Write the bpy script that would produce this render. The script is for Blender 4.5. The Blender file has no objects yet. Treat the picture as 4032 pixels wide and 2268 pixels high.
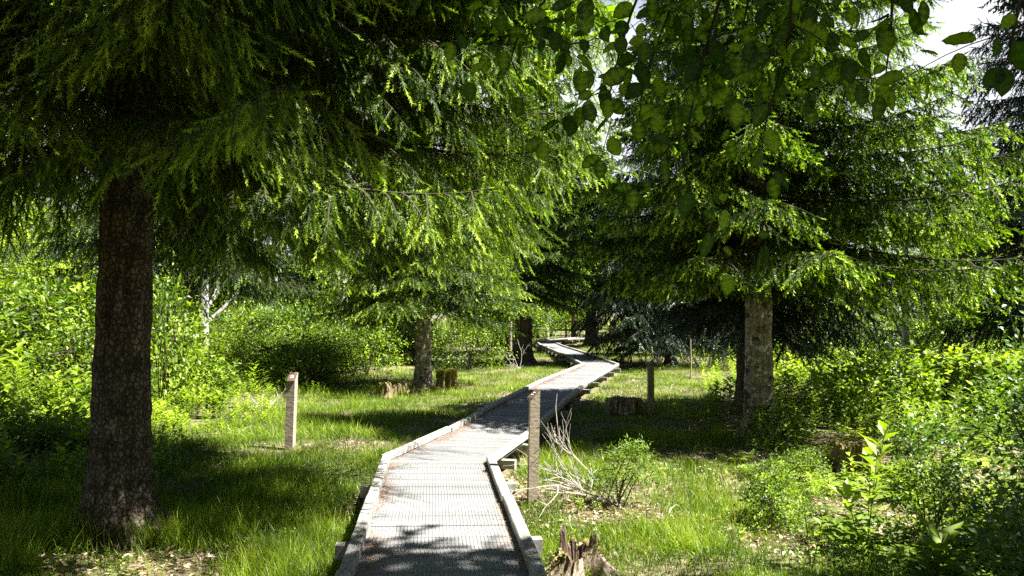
import bpy, math, random
import numpy as np
from mathutils import Vector, Matrix, noise as mn

# ------------------------------------------------------------------ camera, sky, sun, exposure
S = bpy.context.scene
C = S.collection
rng = np.random.default_rng(7)
random.seed(7)
cam = bpy.data.cameras.new('camera')
co = bpy.data.objects.new('camera', cam)
C.objects.link(co)
co.location = (0, 0, 1.6)
co.rotation_euler = (math.radians(90 + 2.31), 0, 0)
cam.lens = 26.19
cam.sensor_width = 36
cam.clip_start = 0.05
cam.clip_end = 2000
S.camera = co
SUN_EL, SUN_AZ = 58.0, 100.0        # azimuth clockwise from +Y: the sun stands to the right, a little behind the camera
W = bpy.data.worlds.new('World')
S.world = W
W.use_nodes = True
nt = W.node_tree
bg = nt.nodes['Background']
sky = nt.nodes.new('ShaderNodeTexSky')
sky.sky_type = 'NISHITA'
sky.sun_disc = False
sky.sun_elevation = math.radians(SUN_EL)
sky.sun_rotation = math.radians(SUN_AZ)
sky.dust_density = 1.0
sky.air_density = 0.5
sky.altitude = 1500
skm = nt.nodes.new('ShaderNodeMix'); skm.data_type = 'RGBA'; skm.inputs[0].default_value = .7     # thin white cloud over the blue
skm.inputs[7].default_value = (5.2, 5.35, 5.6, 1)
stc = nt.nodes.new('ShaderNodeTexCoord'); sx = nt.nodes.new('ShaderNodeSeparateXYZ'); nt.links.new(stc.outputs['Generated'], sx.inputs[0])
smr = nt.nodes.new('ShaderNodeMapRange'); smr.interpolation_type = 'SMOOTHSTEP'
for k_, v_ in (('From Min', .32), ('From Max', .45), ('To Min', .95), ('To Max', .02)): smr.inputs[k_].default_value = v_
nt.links.new(sx.outputs['Z'], smr.inputs[0]); nt.links.new(smr.outputs[0], skm.inputs[0])
nt.links.new(sky.outputs[0], skm.inputs[6]); nt.links.new(skm.outputs[2], bg.inputs[0])
bg.inputs[1].default_value = 0.05
sl = bpy.data.lights.new('sun', 'SUN')
so = bpy.data.objects.new('sun', sl)
C.objects.link(so)
sl.energy = 5.0
sl.angle = math.radians(0.5)
sl.color = (1.0, 0.955, 0.87)
az, el = math.radians(SUN_AZ), math.radians(SUN_EL)
to_sun = Vector((math.sin(az) * math.cos(el), math.cos(az) * math.cos(el), math.sin(el)))
so.rotation_euler = to_sun.to_track_quat('Z', 'Y').to_euler()
so.location = to_sun * 60
S.view_settings.view_transform = 'Standard'
S.view_settings.look = 'None'
S.view_settings.exposure = 2.25
S.view_settings.gamma = 1
S.render.film_transparent = False
cy = S.cycles
cy.max_bounces = 4
cy.diffuse_bounces = 2
cy.glossy_bounces = 1
cy.transmission_bounces = 3
cy.transparent_max_bounces = 4
cy.caustics_reflective = False
cy.caustics_refractive = False
cy.sample_clamp_indirect = 4
cy.use_denoising = False
cy.use_adaptive_sampling = False

# ------------------------------------------------------------------ helpers
def tag(o, label=None, cat=None, group=None, kind=None):
    if label: o['label'] = label
    if cat: o['category'] = cat
    if group: o['group'] = group
    if kind: o['kind'] = kind
    return o

def empty(name, loc, rz=0, label=None, cat=None, group=None):
    o = bpy.data.objects.new(name, None)
    C.objects.link(o)
    o.location = loc
    o.rotation_euler = (0, 0, rz)
    o.empty_display_size = 0.2
    return tag(o, label, cat, group)

def gz(x, y):
    """height of the ground"""
    x = np.asarray(x, float); y = np.asarray(y, float)
    z = -0.31 + 0.05 * np.sin(x * .9 + 1.3) * np.cos(y * .7) + 0.03 * np.sin(x * 2.3 + y * 1.7) + .02 * np.sin(y * 3.1 - x * 1.1)
    far = np.clip((np.abs(x) - 12) / 40, 0, 1)
    z = z + far * 1.2 + np.clip((y - 60) / 60, 0, 1) * 2.0
    z = z - 0.05 * np.clip((9 - np.hypot(x - .2, y - 7.7)) / 9, 0, 1)
    return z

def noise2(x, y, s, seed=0):
    return np.array([mn.noise(Vector((a * s, b * s, seed * 7.3))) for a, b in zip(np.ravel(x), np.ravel(y))])

def norm(a):
    return a / np.maximum(np.linalg.norm(a, axis=-1, keepdims=True), 1e-9)

def basis(d, n):
    """rotation matrices (N,3,3): local Y along d, local Z near n"""
    d = norm(d)
    x = norm(np.cross(d, n) + 1e-6)
    z = np.cross(x, d)
    return np.stack([x, d, z], axis=-1)

class Geo:
    def __init__(s):
        s.V, s.F, s.T, s.M, s.n = [], [], [], [], 0
    def raw(s, V, F, T, mat=0):
        V = np.asarray(V, np.float32).reshape(-1, 3); F = np.asarray(F, np.int32).reshape(-1, 3)
        s.V.append(V); s.F.append(F + s.n); s.T.append(np.broadcast_to(np.asarray(T, np.float32), (len(V),)).copy())
        s.M.append(np.full(len(F), mat, np.int32)); s.n += len(V)
    def inst(s, tpl, pos, R, sc, tint, tip=0.0, mat=0):
        V, F, ta, tb = tpl
        pos = np.asarray(pos, float); N = len(pos)
        if N == 0: return
        sc = np.asarray(sc, float)
        if sc.ndim == 0: sc = np.full((N, 1), float(sc))
        if sc.ndim == 1: sc = sc[:, None]
        sc = np.broadcast_to(sc, (N, 3))
        P = np.einsum('nij,nkj->nki', R, V[None] * sc[:, None, :]) + pos[:, None, :]
        tint = np.broadcast_to(np.asarray(tint, float), (N,)); tip = np.broadcast_to(np.asarray(tip, float), (N,))
        T = ta[None] * tint[:, None] + tb[None] * tip[:, None]
        Fi = (F[None] + (np.arange(N) * len(V))[:, None, None]).reshape(-1, 3)
        s.raw(P.reshape(-1, 3), Fi, T.reshape(-1), mat)
    def tube(s, pts, rad, seg=6, tint=0.5, mat=0, cap=True):
        pts = np.asarray(pts, float); n = len(pts)
        rad = np.broadcast_to(np.asarray(rad, float), (n,))
        t = norm(np.gradient(pts, axis=0))
        ref = np.array([0.31, 0.17, 0.93]) if abs(t[0][2]) < .9 else np.array([1., .1, 0])
        u = norm(np.cross(t, ref)); v = np.cross(t, u)
        a = np.arange(seg) * 2 * math.pi / seg
        P = pts[:, None, :] + rad[:, None, None] * (np.cos(a)[None, :, None] * u[:, None, :] + np.sin(a)[None, :, None] * v[:, None, :])
        i = np.arange(n - 1)[:, None]; j = np.arange(seg)[None]; k = (j + 1) % seg
        A, B, Cc, D = i * seg + j, i * seg + k, (i + 1) * seg + k, (i + 1) * seg + j
        F = np.concatenate([np.stack([A, B, Cc], -1).reshape(-1, 3), np.stack([A, Cc, D], -1).reshape(-1, 3)])
        if cap:
            for r0 in (0, (n - 1) * seg):
                F = np.concatenate([F, [[r0, r0 + q, r0 + q + 1] for q in range(1, seg - 1)]])
        s.raw(P.reshape(-1, 3), F, tint, mat)
    def box(s, c, size, R=None, tint=.5, mat=0):
        sx, sy, sz = [q / 2 for q in size]
        V = np.array([[x, y, z] for x in (-sx, sx) for y in (-sy, sy) for z in (-sz, sz)])
        F = [[0, 1, 3], [0, 3, 2], [4, 6, 7], [4, 7, 5], [0, 4, 5], [0, 5, 1], [2, 3, 7], [2, 7, 6], [0, 2, 6], [0, 6, 4], [1, 5, 7], [1, 7, 3]]
        if R is not None: V = V @ np.asarray(R).T
        s.raw(V + np.asarray(c), F, tint, mat)
    def mesh(s, name, mats, smooth=False):
        V = np.concatenate(s.V); F = np.concatenate(s.F); T = np.concatenate(s.T); M = np.concatenate(s.M)
        me = bpy.data.meshes.new(name)
        me.vertices.add(len(V)); me.vertices.foreach_set('co', V.ravel())
        me.loops.add(F.size); me.loops.foreach_set('vertex_index', F.ravel())
        me.polygons.add(len(F)); me.polygons.foreach_set('loop_start', np.arange(0, F.size, 3, dtype=np.int32))
        me.polygons.foreach_set('material_index', M)
        at = me.attributes.new('tint', 'FLOAT', 'POINT'); at.data.foreach_set('value', T)
        for m in (mats if isinstance(mats, (list, tuple)) else [mats]): me.materials.append(m)
        me.update(calc_edges=True)
        if not smooth: me.polygons.foreach_set('use_smooth', np.zeros(len(F), bool))
        return me
    def build(s, name, mats, parent=None, smooth=False, loc=None):
        o = bpy.data.objects.new(name, s.mesh(name, mats, smooth))
        C.objects.link(o)
        if parent: o.parent = parent
        if loc is not None: o.location = loc
        return o

# ------------------------------------------------------------------ materials
def mat_new(name):
    m = bpy.data.materials.new(name); m.use_nodes = True
    n = m.node_tree; n.nodes.clear()
    return m, n, n.nodes, n.links

def ramp(nodes, stops):
    r = nodes.new('ShaderNodeValToRGB'); e = r.color_ramp.elements
    while len(e) < len(stops): e.new(.5)
    for q, (p, c) in zip(e, stops): q.position = p; q.color = (*c, 1)
    return r

def leaf_mat(name, stops, trans=.4, tcol=(1.3, 1.5, .5), gloss=.06, rough=.45, nscale=1.7):
    m, t, N, L = mat_new(name)
    at = N.new('ShaderNodeAttribute'); at.attribute_name = 'tint'
    tc = N.new('ShaderNodeTexCoord'); nz = N.new('ShaderNodeTexNoise'); nz.inputs['Scale'].default_value = nscale; nz.inputs['Detail'].default_value = 3
    L.new(tc.outputs['Object'], nz.inputs['Vector'])
    ad = N.new('ShaderNodeMath'); ad.operation = 'MULTIPLY_ADD'; ad.inputs[1].default_value = .5; ad.inputs[2].default_value = -.25
    L.new(nz.outputs['Fac'], ad.inputs[0])
    a2 = N.new('ShaderNodeMath'); a2.operation = 'ADD'; a2.use_clamp = True
    L.new(ad.outputs[0], a2.inputs[0]); L.new(at.outputs['Fac'], a2.inputs[1])
    rp = ramp(N, stops); L.new(a2.outputs[0], rp.inputs[0])
    df = N.new('ShaderNodeBsdfDiffuse'); tr = N.new('ShaderNodeBsdfTranslucent'); gl = N.new('ShaderNodeBsdfGlossy')
    gl.inputs['Roughness'].default_value = rough; gl.inputs['Color'].default_value = (.9, 1, .9, 1)
    mu = N.new('ShaderNodeMix'); mu.data_type = 'RGBA'; mu.blend_type = 'MULTIPLY'; mu.inputs[0].default_value = 1
    L.new(rp.outputs[0], mu.inputs[6]); mu.inputs[7].default_value = (*tcol, 1)
    L.new(rp.outputs[0], df.inputs[0]); L.new(mu.outputs[2], tr.inputs[0])
    mx = N.new('ShaderNodeMixShader'); mx.inputs[0].default_value = trans
    L.new(df.outputs[0], mx.inputs[1]); L.new(tr.outputs[0], mx.inputs[2])
    m2 = N.new('ShaderNodeMixShader'); m2.inputs[0].default_value = gloss
    L.new(mx.outputs[0], m2.inputs[1]); L.new(gl.outputs[0], m2.inputs[2])
    out = N.new('ShaderNodeOutputMaterial'); L.new(m2.outputs[0], out.inputs[0])
    return m

def wood_mat(name, stops, scale=(6, 6, 6), detail=6, bump=.4, rough=.85, vor=0, extra=None, bdist=.02, voramt=.6):
    m, t, N, L = mat_new(name)
    tc = N.new('ShaderNodeTexCoord'); mp = N.new('ShaderNodeMapping'); mp.inputs['Scale'].default_value = scale
    L.new(tc.outputs['Object'], mp.inputs[0])
    nz = N.new('ShaderNodeTexNoise'); nz.inputs['Scale'].default_value = 1; nz.inputs['Detail'].default_value = detail; nz.inputs['Roughness'].default_value = .65
    L.new(mp.outputs[0], nz.inputs['Vector'])
    h = nz.outputs['Fac']
    if vor:
        v = N.new('ShaderNodeTexVoronoi'); v.feature = 'DISTANCE_TO_EDGE'; v.inputs['Scale'].default_value = vor
        ds = N.new('ShaderNodeMix'); ds.data_type = 'RGBA'; ds.inputs[0].default_value = .3
        L.new(mp.outputs[0], ds.inputs[6]); L.new(nz.outputs['Color'], ds.inputs[7]); L.new(ds.outputs[2], v.inputs['Vector'])
        sm = N.new('ShaderNodeMapRange'); sm.inputs['From Max'].default_value = .22; L.new(v.outputs[0], sm.inputs[0])
        mm = N.new('ShaderNodeMix'); mm.data_type = 'FLOAT'; mm.inputs[0].default_value = voramt
        L.new(nz.outputs['Fac'], mm.inputs[2]); L.new(sm.outputs[0], mm.inputs[3]); h = mm.outputs[0]
    at = N.new('ShaderNodeAttribute'); at.attribute_name = 'tint'
    ad = N.new('ShaderNodeMath'); ad.operation = 'MULTIPLY_ADD'; ad.inputs[1].default_value = .5; ad.inputs[2].default_value = -.25
    L.new(at.outputs['Fac'], ad.inputs[0])
    a2 = N.new('ShaderNodeMath'); a2.operation = 'ADD'; a2.use_clamp = True
    L.new(ad.outputs[0], a2.inputs[0]); L.new(h, a2.inputs[1])
    rp = ramp(N, stops); L.new(a2.outputs[0], rp.inputs[0]); col = rp.outputs[0]
    if extra:     # patches of lichen, moss or stains: (colour, scale, threshold)
        for (ec, es, et) in extra:
            n2 = N.new('ShaderNodeTexNoise'); n2.inputs['Scale'].default_value = es; n2.inputs['Detail'].default_value = 5
            L.new(tc.outputs['Object'], n2.inputs['Vector'])
            mr = N.new('ShaderNodeMapRange'); mr.inputs['From Min'].default_value = et; mr.inputs['From Max'].default_value = et + .06
            L.new(n2.outputs['Fac'], mr.inputs[0])
            mx = N.new('ShaderNodeMix'); mx.data_type = 'RGBA'; mx.inputs[7].default_value = (*ec, 1)
            L.new(mr.outputs[0], mx.inputs[0]); L.new(col, mx.inputs[6]); col = mx.outputs[2]
    bs = N.new('ShaderNodeBsdfPrincipled'); bs.inputs['Roughness'].default_value = rough; bs.inputs['Specular IOR Level'].default_value = .2
    L.new(col, bs.inputs['Base Color'])
    bp = N.new('ShaderNodeBump'); bp.inputs['Strength'].default_value = bump; bp.inputs['Distance'].default_value = bdist
    L.new(h, bp.inputs['Height']); L.new(bp.outputs[0], bs.inputs['Normal'])
    out = N.new('ShaderNodeOutputMaterial'); L.new(bs.outputs[0], out.inputs[0])
    return m

SPR = [(0, (.007, .017, .004)), (.3, (.020, .048, .008)), (.6, (.115, .185, .014)), (1, (.38, .50, .032))]
M = {}
M['spruce'] = leaf_mat('spruce_needles', SPR, trans=.24, tcol=(1.2, 1.6, .4), gloss=.022, rough=.5)
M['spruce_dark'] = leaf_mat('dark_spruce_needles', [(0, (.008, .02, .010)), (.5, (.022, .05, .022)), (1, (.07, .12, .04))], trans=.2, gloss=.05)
M['beech'] = leaf_mat('beech_leaves', [(0, (.014, .034, .004)), (.5, (.07, .14, .010)), (1, (.24, .36, .02))], trans=.55, tcol=(1.6, 1.8, .4), gloss=.018, rough=.45, nscale=9)
M['shrub'] = leaf_mat('shrub_leaves', [(0, (.018, .048, .004)), (.5, (.10, .17, .008)), (1, (.31, .40, .02))], trans=.42, gloss=.03, rough=.5)
M['herb'] = leaf_mat('herb_leaves', [(0, (.025, .058, .005)), (.5, (.13, .20, .011)), (1, (.33, .42, .025))], trans=.42, gloss=.03, rough=.5)
M['birch_leaf'] = leaf_mat('birch_leaves', [(0, (.025, .06, .01)), (.5, (.06, .125, .016)), (1, (.17, .25, .03))], trans=.4, gloss=.05, rough=.45)
M['grass'] = leaf_mat('grass_blades', [(0, (.025, .065, .005)), (.45, (.13, .205, .010)), (.8, (.27, .36, .02)), (1, (.46, .44, .17))], trans=.38, gloss=.02, nscale=.8)
M['litter'] = leaf_mat('dry_leaves', [(0, (.09, .05, .025)), (.5, (.25, .17, .10)), (1, (.58, .48, .36))], trans=.1, tcol=(1, 1, 1), gloss=.03)
M['needle_litter'] = leaf_mat('fallen_needles', [(0, (.16, .075, .03)), (1, (.44, .25, .12))], trans=.0, gloss=.02)
M['bark'] = wood_mat('spruce_bark', [(0, (.008, .006, .005)), (.45, (.060, .046, .033)), (.7, (.17, .14, .105)), (1, (.34, .30, .24))], scale=(11, 11, 7), vor=3.6, bump=1.0, bdist=.03, voramt=.3,
                     extra=[((.22, .23, .16), 14, .66)])
M['bark_grey'] = wood_mat('grey_spruce_bark', [(0, (.035, .03, .024)), (.4, (.16, .135, .105)), (.7, (.34, .31, .26)), (1, (.52, .49, .43))], scale=(12, 12, 6), vor=4.5, bump=.5, bdist=.02, voramt=.3,
                          extra=[((.48, .47, .40), 11, .57), ((.045, .038, .03), 6, .57)])
M['birch_bark'] = wood_mat('birch_bark', [(0, (.05, .045, .04)), (.38, (.28, .27, .25)), (.55, (.38, .37, .345)), (1, (.48, .47, .44))], scale=(3, 3, 14), bump=.4, extra=[((.05, .05, .045), 6, .60)])
M['twig'] = wood_mat('twig_bark', [(0, (.018, .014, .010)), (1, (.09, .072, .052))], scale=(20, 20, 20), bump=.1)
M['twig_pale'] = wood_mat('dead_pale_twig', [(0, (.24, .21, .18)), (1, (.55, .51, .46))], scale=(20, 20, 20), bump=.1)
M['stem'] = wood_mat('green_stem', [(0, (.05, .07, .02)), (1, (.12, .14, .05))], scale=(20, 20, 20), bump=.1)
M['grey_wood'] = wood_mat('weathered_timber', [(0, (.10, .095, .085)), (.4, (.25, .24, .22)), (.7, (.40, .385, .355)), (1, (.52, .51, .48))], scale=(26, 3, 26), bump=.35, bdist=.008,
                          extra=[((.15, .15, .14), 22, .57), ((.24, .24, .20), 5, .6)])
M['post_wood'] = wood_mat('post_timber', [(0, (.13, .10, .07)), (.5, (.33, .28, .21)), (1, (.56, .52, .45))], scale=(20, 20, 34), bump=.7, bdist=.01)
M['dark_wood'] = wood_mat('dark_timber', [(0, (.05, .045, .04)), (1, (.18, .165, .15))], scale=(4, 20, 20), bump=.3)  # darker timber tone for the substructure and the far handrail
M['deck'] = wood_mat('deck_boards', [(0, (.085, .087, .09)), (.45, (.195, .197, .20)), (1, (.34, .34, .338))], scale=(3, 34, 10), bump=.3, bdist=.005,
                     extra=[((.25, .21, .18), 3.0, .62), ((.16, .16, .16), 7, .66)])
M['dead_wood'] = wood_mat('rotten_wood', [(0, (.02, .013, .009)), (.42, (.13, .09, .06)), (.6, (.36, .30, .23)), (1, (.60, .55, .46))], scale=(22, 22, 3.5), bump=1, bdist=.03)
M['snag_wood'] = wood_mat('bleached_wood', [(0, (.12, .11, .10)), (.4, (.40, .385, .36)), (1, (.68, .66, .63))], scale=(16, 16, 1.5), bump=.8, bdist=.03)
M['moss_wood'] = wood_mat('mossy_stump_wood', [(0, (.03, .022, .013)), (.45, (.17, .12, .075)), (1, (.38, .31, .22))], scale=(20, 20, 3.5), bump=1, bdist=.03,
                          extra=[((.13, .14, .025), 5, .50)])
M['moss'] = leaf_mat('moss', [(0, (.09, .10, .015)), (.5, (.20, .20, .03)), (1, (.30, .29, .05))], trans=.2, gloss=.01)
M['wire'] = wood_mat('galvanised_wire', [(0, (.14, .14, .14)), (1, (.36, .36, .36))], scale=(40, 40, 40), bump=0, rough=.5)
M['plate'] = wood_mat('brown_plate', [(0, (.07, .045, .035)), (1, (.13, .085, .065))], scale=(20, 20, 20), bump=0, rough=.5)
M['white'] = wood_mat('white_marking', [(0, (.6, .6, .58)), (1, (.8, .8, .78))], scale=(20, 20, 20), bump=0, rough=.6)

def ground_mat():
    m, t, N, L = mat_new('forest_floor')
    tc = N.new('ShaderNodeTexCoord')
    def nz(sc, det=6):
        n = N.new('ShaderNodeTexNoise'); n.inputs['Scale'].default_value = sc; n.inputs['Detail'].default_value = det
        L.new(tc.outputs['Object'], n.inputs['Vector']); return n
    a, b, c = nz(.55), nz(14), nz(45, 3)
    lit = ramp(N, [(.3, (.035, .024, .014)), (.5, (.12, .085, .05)), (.68, (.30, .24, .15))]); L.new(b.outputs['Fac'], lit.inputs[0])
    mos = ramp(N, [(.3, (.04, .06, .012)), (.6, (.13, .15, .03)), (.8, (.20, .20, .05))]); L.new(c.outputs['Fac'], mos.inputs[0])
    mr = N.new('ShaderNodeMapRange'); mr.inputs['From Min'].default_value = .44; mr.inputs['From Max'].default_value = .58; L.new(a.outputs['Fac'], mr.inputs[0])
    mx = N.new('ShaderNodeMix'); mx.data_type = 'RGBA'; L.new(mr.outputs[0], mx.inputs[0]); L.new(lit.outputs[0], mx.inputs[6]); L.new(mos.outputs[0], mx.inputs[7])
    bs = N.new('ShaderNodeBsdfPrincipled'); bs.inputs['Roughness'].default_value = .95; L.new(mx.outputs[2], bs.inputs['Base Color'])
    bp = N.new('ShaderNodeBump'); bp.inputs['Strength'].default_value = .8; bp.inputs['Distance'].default_value = .03
    L.new(b.outputs['Fac'], bp.inputs['Height']); L.new(bp.outputs[0], bs.inputs['Normal'])
    o = N.new('ShaderNodeOutputMaterial'); L.new(bs.outputs[0], o.inputs[0])
    return m

# ------------------------------------------------------------------ boardwalk course
PATH = np.array([(.10, -1.2), (-.43, 4.62), (-.82, 8.33), (-.31, 10.4), (.43, 14.3), (1.26, 18.3), (2.98, 25.2), (2.75, 33.0), (2.25, 42.8), (2.2, 51.5), (5.3, 58.5), (10.5, 66.0)])
HW = .60
def path_dist(x, y):
    x = np.ravel(x); y = np.ravel(y); best = np.full(len(x), 1e9)
    for (ax, ay), (bx, by) in zip(PATH[:-1], PATH[1:]):
        dx, dy = bx - ax, by - ay
        t = np.clip(((x - ax) * dx + (y - ay) * dy) / (dx * dx + dy * dy), 0, 1)
        best = np.minimum(best, np.hypot(x - ax - t * dx, y - ay - t * dy))
    return best

# ------------------------------------------------------------------ ground
def build_ground():
    xs = np.concatenate([np.arange(-600, -40, 40), np.arange(-40, 40, .5), np.arange(40, 601, 40)])
    ys = np.concatenate([np.arange(-200, -6, 20), np.arange(-6, 70, .5), np.arange(70, 1000, 40)])
    X, Y = np.meshgrid(xs, ys)
    Z = gz(X, Y)
    g = Geo(); n, m = X.shape
    i, j = np.meshgrid(np.arange(n - 1), np.arange(m - 1), indexing='ij')
    a = (i * m + j).ravel(); F = np.concatenate([np.stack([a, a + 1, a + m + 1], 1), np.stack([a, a + m + 1, a + m], 1)])
    g.raw(np.stack([X, Y, Z], -1).reshape(-1, 3), F, .5)
    tag(g.build('ground', ground_mat(), smooth=True), kind='structure')
build_ground()

def build_boardwalk():
    root = empty('boardwalk', (0, 0, 0), 0, 'grey boardwalk with wire mesh and timber kerbs winding off between the spruces', 'boardwalk')
    d = np.diff(PATH, axis=0); t = d / np.linalg.norm(d, axis=1)[:, None]
    nrm = np.stack([t[:, 1], -t[:, 0]], 1)     # to the right
    off = []
    for i in range(len(PATH)):
        if i == 0: off.append(nrm[0])
        elif i == len(PATH) - 1: off.append(nrm[-1])
        else:
            b = nrm[i - 1] + nrm[i]; b /= np.linalg.norm(b); off.append(b / max(.6, b @ nrm[i]))
    off = np.array(off)
    deck, mesh, joist = Geo(), Geo(), Geo()
    r = np.random.default_rng(3)
    for i in range(len(PATH) - 1):
        L = np.linalg.norm(d[i]); w = .145; n = max(1, int(L / w))
        A0, A1 = PATH[i] - off[i] * HW, PATH[i + 1] - off[i + 1] * HW
        B0, B1 = PATH[i] + off[i] * HW, PATH[i + 1] + off[i + 1] * HW
        for k in range(n):
            f0, f1 = k / n + .022 / n, (k + 1) / n - .022 / n
            dz = r.uniform(-.003, .003)
            q = [A0 + (A1 - A0) * f0, B0 + (B1 - B0) * f0, B0 + (B1 - B0) * f1, A0 + (A1 - A0) * f1]
            V = [(p[0], p[1], dz) for p in q] + [(p[0], p[1], -.035 + dz) for p in q]
            F = [[0, 1, 2], [0, 2, 3], [4, 6, 5], [4, 7, 6], [0, 4, 5], [0, 5, 1], [2, 6, 7], [2, 7, 3], [1, 5, 6], [1, 6, 2], [0, 3, 7], [0, 7, 4]]
            deck.raw(V, F, r.uniform(.2, .8))
        # anti-slip wire mesh stapled on the boards
        cell = .027 if i < 4 else .05
        ww = .0038 if i < 4 else .006
        zt = .007
        nl = int(2 * HW / cell)
        for k in range(nl + 1):
            f = k / nl * .985 + .0075; a = A0 + (B0 - A0) * f; b = A1 + (B1 - A1) * f
            s = nrm[i] * ww / 2
            mesh.raw([(*(a - s), zt), (*(a + s), zt), (*(b + s), zt + .001), (*(b - s), zt + .001)], [[0, 1, 2], [0, 2, 3]], r.uniform(.2, .8))
        nc = int(L / cell)
        if i < 7:
            for k in range(nc):
                f = (k + .5) / nc; a = A0 + (A1 - A0) * f; b = B0 + (B1 - B0) * f; s = t[i] * ww / 2
                mesh.raw([(*(a - s), zt + .002), (*(b - s), zt + .002), (*(b + s), zt + .002), (*(a + s), zt + .002)], [[0, 1, 2], [0, 2, 3]], r.uniform(.2, .8))
        # bearers with protruding ends, every one on two stub posts
        nj = max(2, int(L / 1.45))
        for k in range(nj):
            f = (k + .5) / nj
            c = PATH[i] + d[i] * f
            if i == 0: f = (k + .8) / nj; c = PATH[i] + d[i] * f
            e = .755
            R = np.array([[nrm[i][0], t[i][0], 0], [nrm[i][1], t[i][1], 0], [0, 0, 1]])
            g = Geo(); g.box((c[0], c[1], -.087), (2 * e, .095, .1), R, r.uniform(.3, .8))
            g.build('bearer', M['grey_wood'], root)
            for sd in (-1, 1):
                p = c + nrm[i] * sd * .5; zb = float(gz(p[0], p[1])) - .2
                joist.box((p[0], p[1], (zb - .14) / 2), (.09, .09, -.14 - zb), R, .4)
        for sd in (-1, 1):
            g0, g1 = PATH[i] + off[i] * sd * (HW - .12), PATH[i + 1] + off[i + 1] * sd * (HW - .12)
            mid = (g0 + g1) / 2; LL = np.linalg.norm(g1 - g0); tt = (g1 - g0) / LL
            R = np.array([[tt[1], tt[0], 0], [-tt[0], tt[1], 0], [0, 0, 1]])
            joist.box((mid[0], mid[1], -.0865), (.05, LL, .094), R, .3)
    deck.build('deck', M['deck'], root)
    mesh.build('wire_mesh', M['wire'], root)
    joist.build('substructure', M['dark_wood'], root)
    # kerb rails in lengths, laid on the edge of the deck
    cnt = 0
    for sd in (-1, 1):
        for i in range(len(PATH) - 1):
            e0, e1 = PATH[i] + off[i] * sd * (HW - .02), PATH[i + 1] + off[i + 1] * sd * (HW - .02)
            L = np.linalg.norm(e1 - e0); n = max(1, round(L / 2.2)); tt = (e1 - e0) / L; nn = np.array([tt[1], -tt[0]])
            for k in range(n):
                a = e0 + (e1 - e0) * (k / n); b = e0 + (e1 - e0) * ((k + 1) / n)
                a = a + tt * (.004 if k else -.02); b = b - tt * (.004 if k < n - 1 else -.02)
                g = Geo(); w, h, z0 = .044, .062, .012
                jz = r.uniform(-.004, .006); js = r.uniform(-.008, .008); js2 = js + r.uniform(-.006, .006)
                ns = max(2, int(np.linalg.norm(b - a) / .25)); P = []
                for q in range(ns + 1):
                    f = q / ns; p = a + (b - a) * f + nn * (js + (js2 - js) * f + r.uniform(-.0012, .0012))
                    c = .007
                    for (u, v) in ((-w, 0), (-w, h - c), (-w + c, h), (w - c, h), (w, h - c), (w, 0)):
                        P.append((p[0] + nn[0] * u, p[1] + nn[1] * u, z0 + jz + v + (r.uniform(-.001, .001) if v else 0)))
                F = []
                for q in range(ns):
                    for m_ in range(6):
                        A, B = q * 6 + m_, q * 6 + (m_ + 1) % 6
                        F += [[A, B, B + 6], [A, B + 6, A + 6]]
                for b0 in (0, ns * 6): F += [[b0, b0 + q, b0 + q + 1] for q in range(1, 5)]
                g.raw(P, F, r.uniform(.3, .75))
                # spacer blocks under the rail
                ob = g.build('kerb_rail', M['grey_wood'], root); cnt += 1
    return root
build_boardwalk()

# ------------------------------------------------------------------ templates (length 1 along local Y, face towards local Z)
def T(V, F, ta=None, tb=None):
    V = np.array(V, float); n = len(V)
    return (V, np.array(F, int), np.ones(n) if ta is None else np.array(ta, float), np.zeros(n) if tb is None else np.array(tb, float))

LEAF4 = T([(0, 0, 0), (-.27, .45, .07), (.27, .45, .07), (0, 1, -.10), (0, .48, 0)], [[0, 4, 1], [0, 2, 4], [1, 4, 3], [4, 2, 3]])
LEAF2 = T([(0, 0, 0), (-.28, .5, .05), (.28, .5, .05), (0, 1, -.12)], [[0, 2, 3], [0, 3, 1]])
LONG = T([(0, 0, 0), (-.11, .4, .05), (.11, .4, .05), (0, 1, -.22), (0, .42, 0)], [[0, 4, 1], [0, 2, 4], [1, 4, 3], [4, 2, 3]])

def beech_leaf():
    nv = 7; V = []; F = []
    for k in range(nv + 1):
        y = k / nv; w = .36 * math.sin(math.pi * min(1, y * .93 + .03) ** .85) ** .85
        if k == nv: w = 0.0
        z = -.16 * y * y
        ser = .02 if k % 2 else -.0
        V += [(-(w + ser) if k < nv else 0, y - .02, z + .05 * (w > .1) + .012 * (-1) ** k), (0, y, z), ((w + ser) if k < nv else 0, y - .02, z + .05 * (w > .1) + .012 * (-1) ** k)]
    for k in range(nv):
        a = k * 3
        for c in (0, 1): F += [[a + c, a + c + 1, a + c + 4], [a + c, a + c + 4, a + c + 3]]
    # stalk
    b = len(V); V += [(-.012, -.14, .01), (.012, -.14, .01), (0, 0, 0)]; F += [[b, b + 1, b + 2]]
    ta = [(.55, 1.5, .55)[i % 3] * (1.3 if (i // 3) % 2 else .8) for i in range(b)] + [1.2] * 3
    return T(V, F, ta)
BEECH = beech_leaf()

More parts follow.
